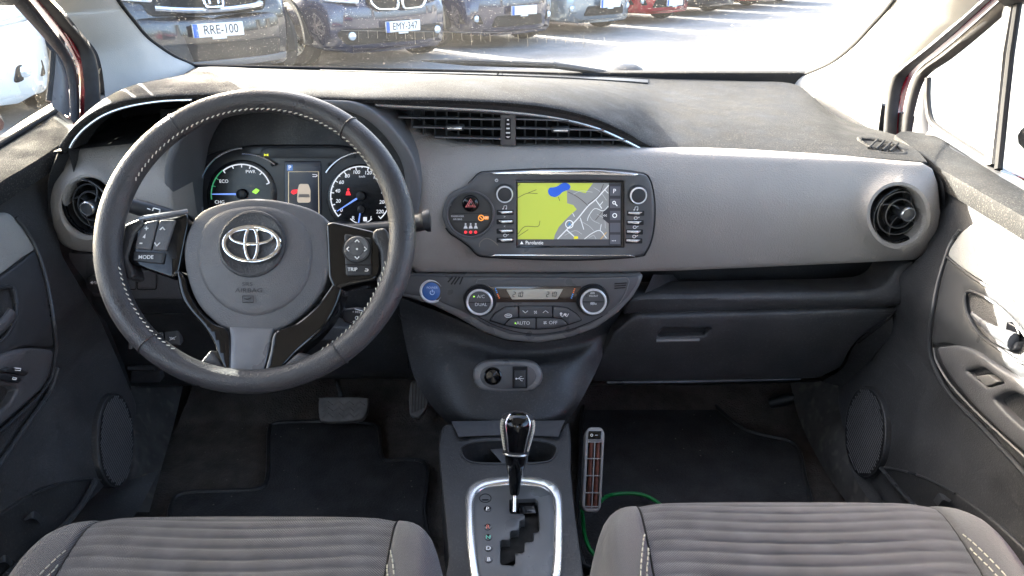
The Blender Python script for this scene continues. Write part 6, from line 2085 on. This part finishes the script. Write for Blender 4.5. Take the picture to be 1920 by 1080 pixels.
def wheel_shapes(R=.33, W_=.2):
    fr = Fr((0, 0, 0), (0, -1, 0))
    ty = S_lathe(fr, [(R * .62, W_ * .45), (R * .75, W_ * .5), (R * .92, W_ * .48), (R, W_ * .35), (R, -W_ * .35), (R * .92, -W_ * .48), (R * .6, -W_ * .4)], 36)
    rm = [S_lathe(fr, [(R * .68, W_ * .40), (R * .66, W_ * .47), (R * .60, W_ * .44), (R * .58, W_ * .2)], 36), S_lathe(fr, [(R * .14, W_ * .3), (R * .13, W_ * .46), (.0001, W_ * .47)], 16)]
    for k in range(7):
        g = 2 * pi * k / 7
        for dg in (-.14, .14):
            rm.append(S_tube([fr.pt(R * .1 * cos(g), R * .1 * sin(g), W_ * .42), fr.pt(R * .62 * cos(g + dg), R * .62 * sin(g + dg), W_ * .43)], .016, 6))
    dk = S_lathe(fr, [(R * .62, W_ * .1), (.0001, W_ * .1)], 24)
    return ty, rm, dk


def make_car(name, label, paint, style, plate, L=4.4, Wd=.90, H=1.46, hood=.86, zp=.45, cat='car'):
    c = thing(name, label, cat, (0, 0, 0), 'cars parked in a row across the lane')
    # nose at x=0, length along -x
    def nose(y, z):
        a = abs(y) / Wd
        x = -.42 * a ** 3.2
        x -= .06 * max(0, (z - .55) / .4) ** 2 + .05 * max(0, (.35 - z) / .2)
        return x
    zb = .18 if style != 'suv' else .22
    st_ = [0, .12, .35, .7, 1.05, 1.4, 2.0, 2.8, 3.5, L - .25, L - .05, L]
    body_rows = []
    for s_ in st_:
        k = min(1, .80 + .20 * (min(s_, .45) / .45) ** .5) * (1 if s_ < L - .4 else 1 - .12 * ((s_ - L + .4) / .4))
        w = Wd * k
        top = interp(s_, [0, .1, .4, 1.0, 1.5, L - .4, L], [hood - .28, hood - .12, hood - .05, hood + .03, hood + .08, hood + .12, hood])
        if s_ == 0:
            top = hood - .26
        ring_ = []
        prof = [(0, zb), (.75, zb), (.93, zb + .05), (1.0, zb + .22), (1.01, .6), (.97, min(top - .06, .78)), (.88, top - .015), (.45, top), (0, top + .01)]
        for a, z in prof:
            ring_.append((a * w, z))
        pts = [Vector((-s_ - (.30 * (abs(y) / Wd) ** 3 if s_ < .6 else 0) * max(0, 1 - s_ / .6), y, z)) for y, z in ring_]
        pts += [Vector((p.x, -p.y, p.z)) for p in reversed(pts[1:-1])]
        body_rows.append(pts)
    v, f = S_grid(body_rows, 1, 3, False, True, True)
    m_ = len(body_rows[0])
    f.append(tuple(range(m_)))
    f.append(tuple(len(v) - m_ + k for k in range(m_)))
    part('body', (v, f), paint, c, local=True, angle=85)
    gh = []
    for s_, k, z in ((1.05, .86, hood + .0), (1.85, .72, H - .04), (2.5, .70, H), (3.4, .68, H - .04), (L - .35, .74, hood + .10)):
        gh.append([Vector((-s_, a * Wd * k, z - .02 * abs(a) ** 2)) for a in (-1, -.5, 0, .5, 1)])
    part('roof', S_grid(gh[1:4], 2, 3), paint, c, local=True)
    part('windscreen', S_grid(gh[0:2], 2, 3), glass_m, c, local=True)
    part('rear_window', S_grid(gh[3:5], 2, 3), glass_m, c, local=True)
    for sd_ in (-1, 1):
        lo = [Vector((-x, sd_ * Wd * .885, hood + .04)) for x in (1.05, 1.85, 2.5, 3.4, L - .35)]
        hi__ = [r_[0 if sd_ < 0 else -1] for r_ in gh]
        part('side_window', S_strip(lo, hi__), glass_m, c, local=True)
    ty, rm, dk = wheel_shapes(.33 if style != 'suv' else .36)
    Rw = .33 if style != 'suv' else .36
    for x in (-.82, -L + .85):
        for sd_ in (-1, 1):
            w = part('wheel', ty, tyre_m, c, local=True)
            w.location = (x, sd_ * (Wd - .085), Rw)
            w.rotation_euler = (0, 0, (0 if sd_ < 0 else pi) + (.35 if x > -1 else 0))
            part('rim', rm, rim_m, w, local=True)
            part('brake_disc', dk, arch_m, w, local=True)
            av, af = S_lathe(Fr((x, sd_ * (Wd - .10), Rw + .01), (0, sd_, 0)), [(Rw * 1.20, -.1), (Rw * 1.20, .112), (Rw * 1.06, .112), (Rw * 1.05, .02), (.0001, .0)], 32)
            av = [Vector((p.x, p.y, max(p.z, .27))) for p in av]
            part('wheel_arch', (av, af), arch_m, c, local=True)

    # things on the nose, laid out in (y across, z up)
    def surf(off):
        return lambda y, z: Vector((nose(y, z) + off + .012, y, z))

    def nosepart(nm, pts, m, off=.02, r=.012, step=.07, lab=None):
        return part(nm, S_sheet(pts, surf(off), r=r, back=(-.10, 0, 0), step=step, rm=r, seg=.05), m, c, label=lab, local=True)

    chrome = M['chrome']
    blk = arch_m
    nosepart('bumper', rpoly([(-.80, .20), (.80, .20), (.86, .5), (.80, .68), (-.80, .68), (-.86, .5)], .08), paint, 0, .05, .12)
    if style == 'suv':
        nosepart('grille', rpoly([(-.50, .70), (.50, .70), (.60, .92), (-.60, .92)], .05), blk, .02)
        for z, w in ((.73, .46), (.90, .60)):
            part('chrome_bar', S_tube([surf(.05)(y, z + .03 * (y / w) ** 2) for y in np.linspace(-w, w, 13)], .026, 8), chrome, c, local=True)
        part('badge', [S_tube([surf(.10)(y, z) for y, z in rpoly([(-.075, .755), (.075, .755), (.09, .90), (-.09, .90)], .03)], .011, 6, True), S_tube([surf(.10)(-.035, .78), surf(.10)(-.045, .875)], .012, 6), S_tube([surf(.10)(.035, .78), surf(.10)(.045, .875)], .012, 6), S_tube([surf(.10)(-.04, .825), surf(.10)(.04, .825)], .010, 6)], chrome, c, local=True)
        nosepart('lower_intake', rpoly([(-.62, .30), (.62, .30), (.66, .46), (-.66, .46)], .05), blk, .025)
        nosepart('skid_bar', rpoly([(-.70, .25), (.70, .25), (.72, .31), (-.72, .31)], .02), mat('skid_grey', (.12, .12, .12), .5), .05)
    elif style == 'kidney':
        for sg_ in (-1, 1):
            k_ = rpoly([(sg_ * .03, .615), (sg_ * .29, .625), (sg_ * .36, .70), (sg_ * .34, .765), (sg_ * .03, .775)], .05)
            nosepart('grille', k_, blk, .04)
            part('grille_frame', S_tube([surf(.06)(*p) for p in k_], .014, 6, True), chrome, c, local=True)
        nosepart('lower_intake', rpoly([(-.74, .27), (.74, .27), (.66, .43), (-.66, .43)], .06), blk, .02)
        for sg_ in (-1, 1):
            part('fog_lamp', S_lathe(Fr(surf(.02)(sg_ * .56, .36), (1, 0, 0)), [(.045, 0), (.042, .02), (.0001, .03)], 16), lamp_m, c, local=True)
    else:
        nosepart('grille', rpoly([(-.42, .62), (.42, .62), (.46, .72), (-.46, .72)], .03), blk, .02)
        nosepart('lower_intake', rpoly([(-.45, .28), (.45, .28), (.40, .42), (-.40, .42)], .04), blk, .02)
        for sg_ in (-1, 1):
            nosepart('fog_recess', rpoly([(sg_ * .55, .32), (sg_ * .80, .33), (sg_ * .80, .46), (sg_ * .60, .44)], .03), blk if style != 'silver' else paint, .012)
            part('fog_lamp', S_lathe(Fr(surf(.005)(sg_ * .64, .39), (1, 0, 0)), [(.042, 0), (.04, .02), (.0001, .03)], 16), lamp_m, c, local=True)
        if style == 'oval':
            part('badge', S_tube([surf(.06)(.10 * cos(g), .58 + .055 * sin(g)) for g in [2 * pi * k / 20 for k in range(20)]], .014, 6, True), chrome, c, local=True)
    for sg_ in (-1, 1):
        z0 = hood - .22
        nosepart('headlamp', rpoly([(sg_ * .46, z0), (sg_ * .78, z0 + .03), (sg_ * .84, z0 + .14), (sg_ * .60, z0 + .13), (sg_ * .45, z0 + .08)], .03), lamp_m, .03)
    pf = Fr(Vector((nose(0, zp) + .10, 0, zp)), (1, 0, 0))
    pl = part('number_plate', S_box(pf, -.221, .221, -.056, .056, -.02, .004, .004), plate_m, c, local=True)
    part('country_band', S_box(pf, -.219, -.178, -.054, .054, .004, .0055), plate_b, pl, local=True)
    if plate:
        tf = Fr(pf.pt(.02, 0, .0052), (1, 0, 0))
        part('lettering', S_text(plate, tf, h=.075, sx=.82), M['void'], pl, local=True)
    part('plate_holder', S_box(pf, -.06, .06, -.075, -.057, -.02, .003), plate_m, c, local=True)
    return c


def place(c, k, dx=0, dy=0, turn=0):
    p = ROWN0 + ROWSTEP * k
    c.location = (p.x + dx, p.y + dy, 0)
    c.rotation_euler = (0, 0, atan2(HEAD.y, HEAD.x) + turn)


navy = mat('navy_paint', (.012, .020, .050), .18, coat=1.0)
blackp = mat('black_paint', (.010, .011, .015), .18, coat=1.0)
dblue = mat('dark_blue_paint', (.010, .016, .045), .18, coat=1.0)
silverp = mat('silver_blue_paint', (.20, .25, .29), .25, metal=.6, coat=1.0)
redp = mat('bright_red_paint', (.30, .012, .018), .2, coat=1.0)
whitep = mat('white_paint', (.78, .78, .76), .25, coat=.8)
cars = [
    (make_car('parked_car', 'white car parked at the end of the row beside the dark chrome-barred car', whitep, 'plain', '', hood=.92, zp=.42), -1),
    (make_car('parked_car', 'dark car with chrome grille bars and number plate RRE-100', blackp, 'suv', 'RRE-100', L=4.5, Wd=.91, H=1.65, hood=1.02, zp=.57), 0),
    (make_car('parked_car', 'dark blue car with twin rounded chrome-framed grilles and lower intake', navy, 'kidney', 'EMY-347', L=4.7, Wd=.91, H=1.5, hood=.90, zp=.44), 1),
    (make_car('parked_car', 'dark blue car parked between the twin-grille car and the silver one', dblue, 'plain', '', hood=.88, zp=.48), 2),
    (make_car('parked_car', 'silver blue car parked between dark blue and red cars', silverp, 'silver', '', hood=.86, zp=.45), 3),
    (make_car('parked_car', 'red car with an oval chrome badge parked beside the silver car', redp, 'oval', '', hood=.84, zp=.36), 4),
    (make_car('parked_car', 'dark car parked between the two red cars', blackp, 'plain', '', hood=.86, zp=.45), 5),
    (make_car('parked_car', 'red car parked near the far end of the row', redp, 'plain', '', hood=.84, zp=.42), 6),
    (make_car('parked_car', 'dark blue car parked at the far end of the row', dblue, 'plain', '', hood=.86, zp=.45), 7),
]
for c_, k_ in cars:
    place(c_, k_)
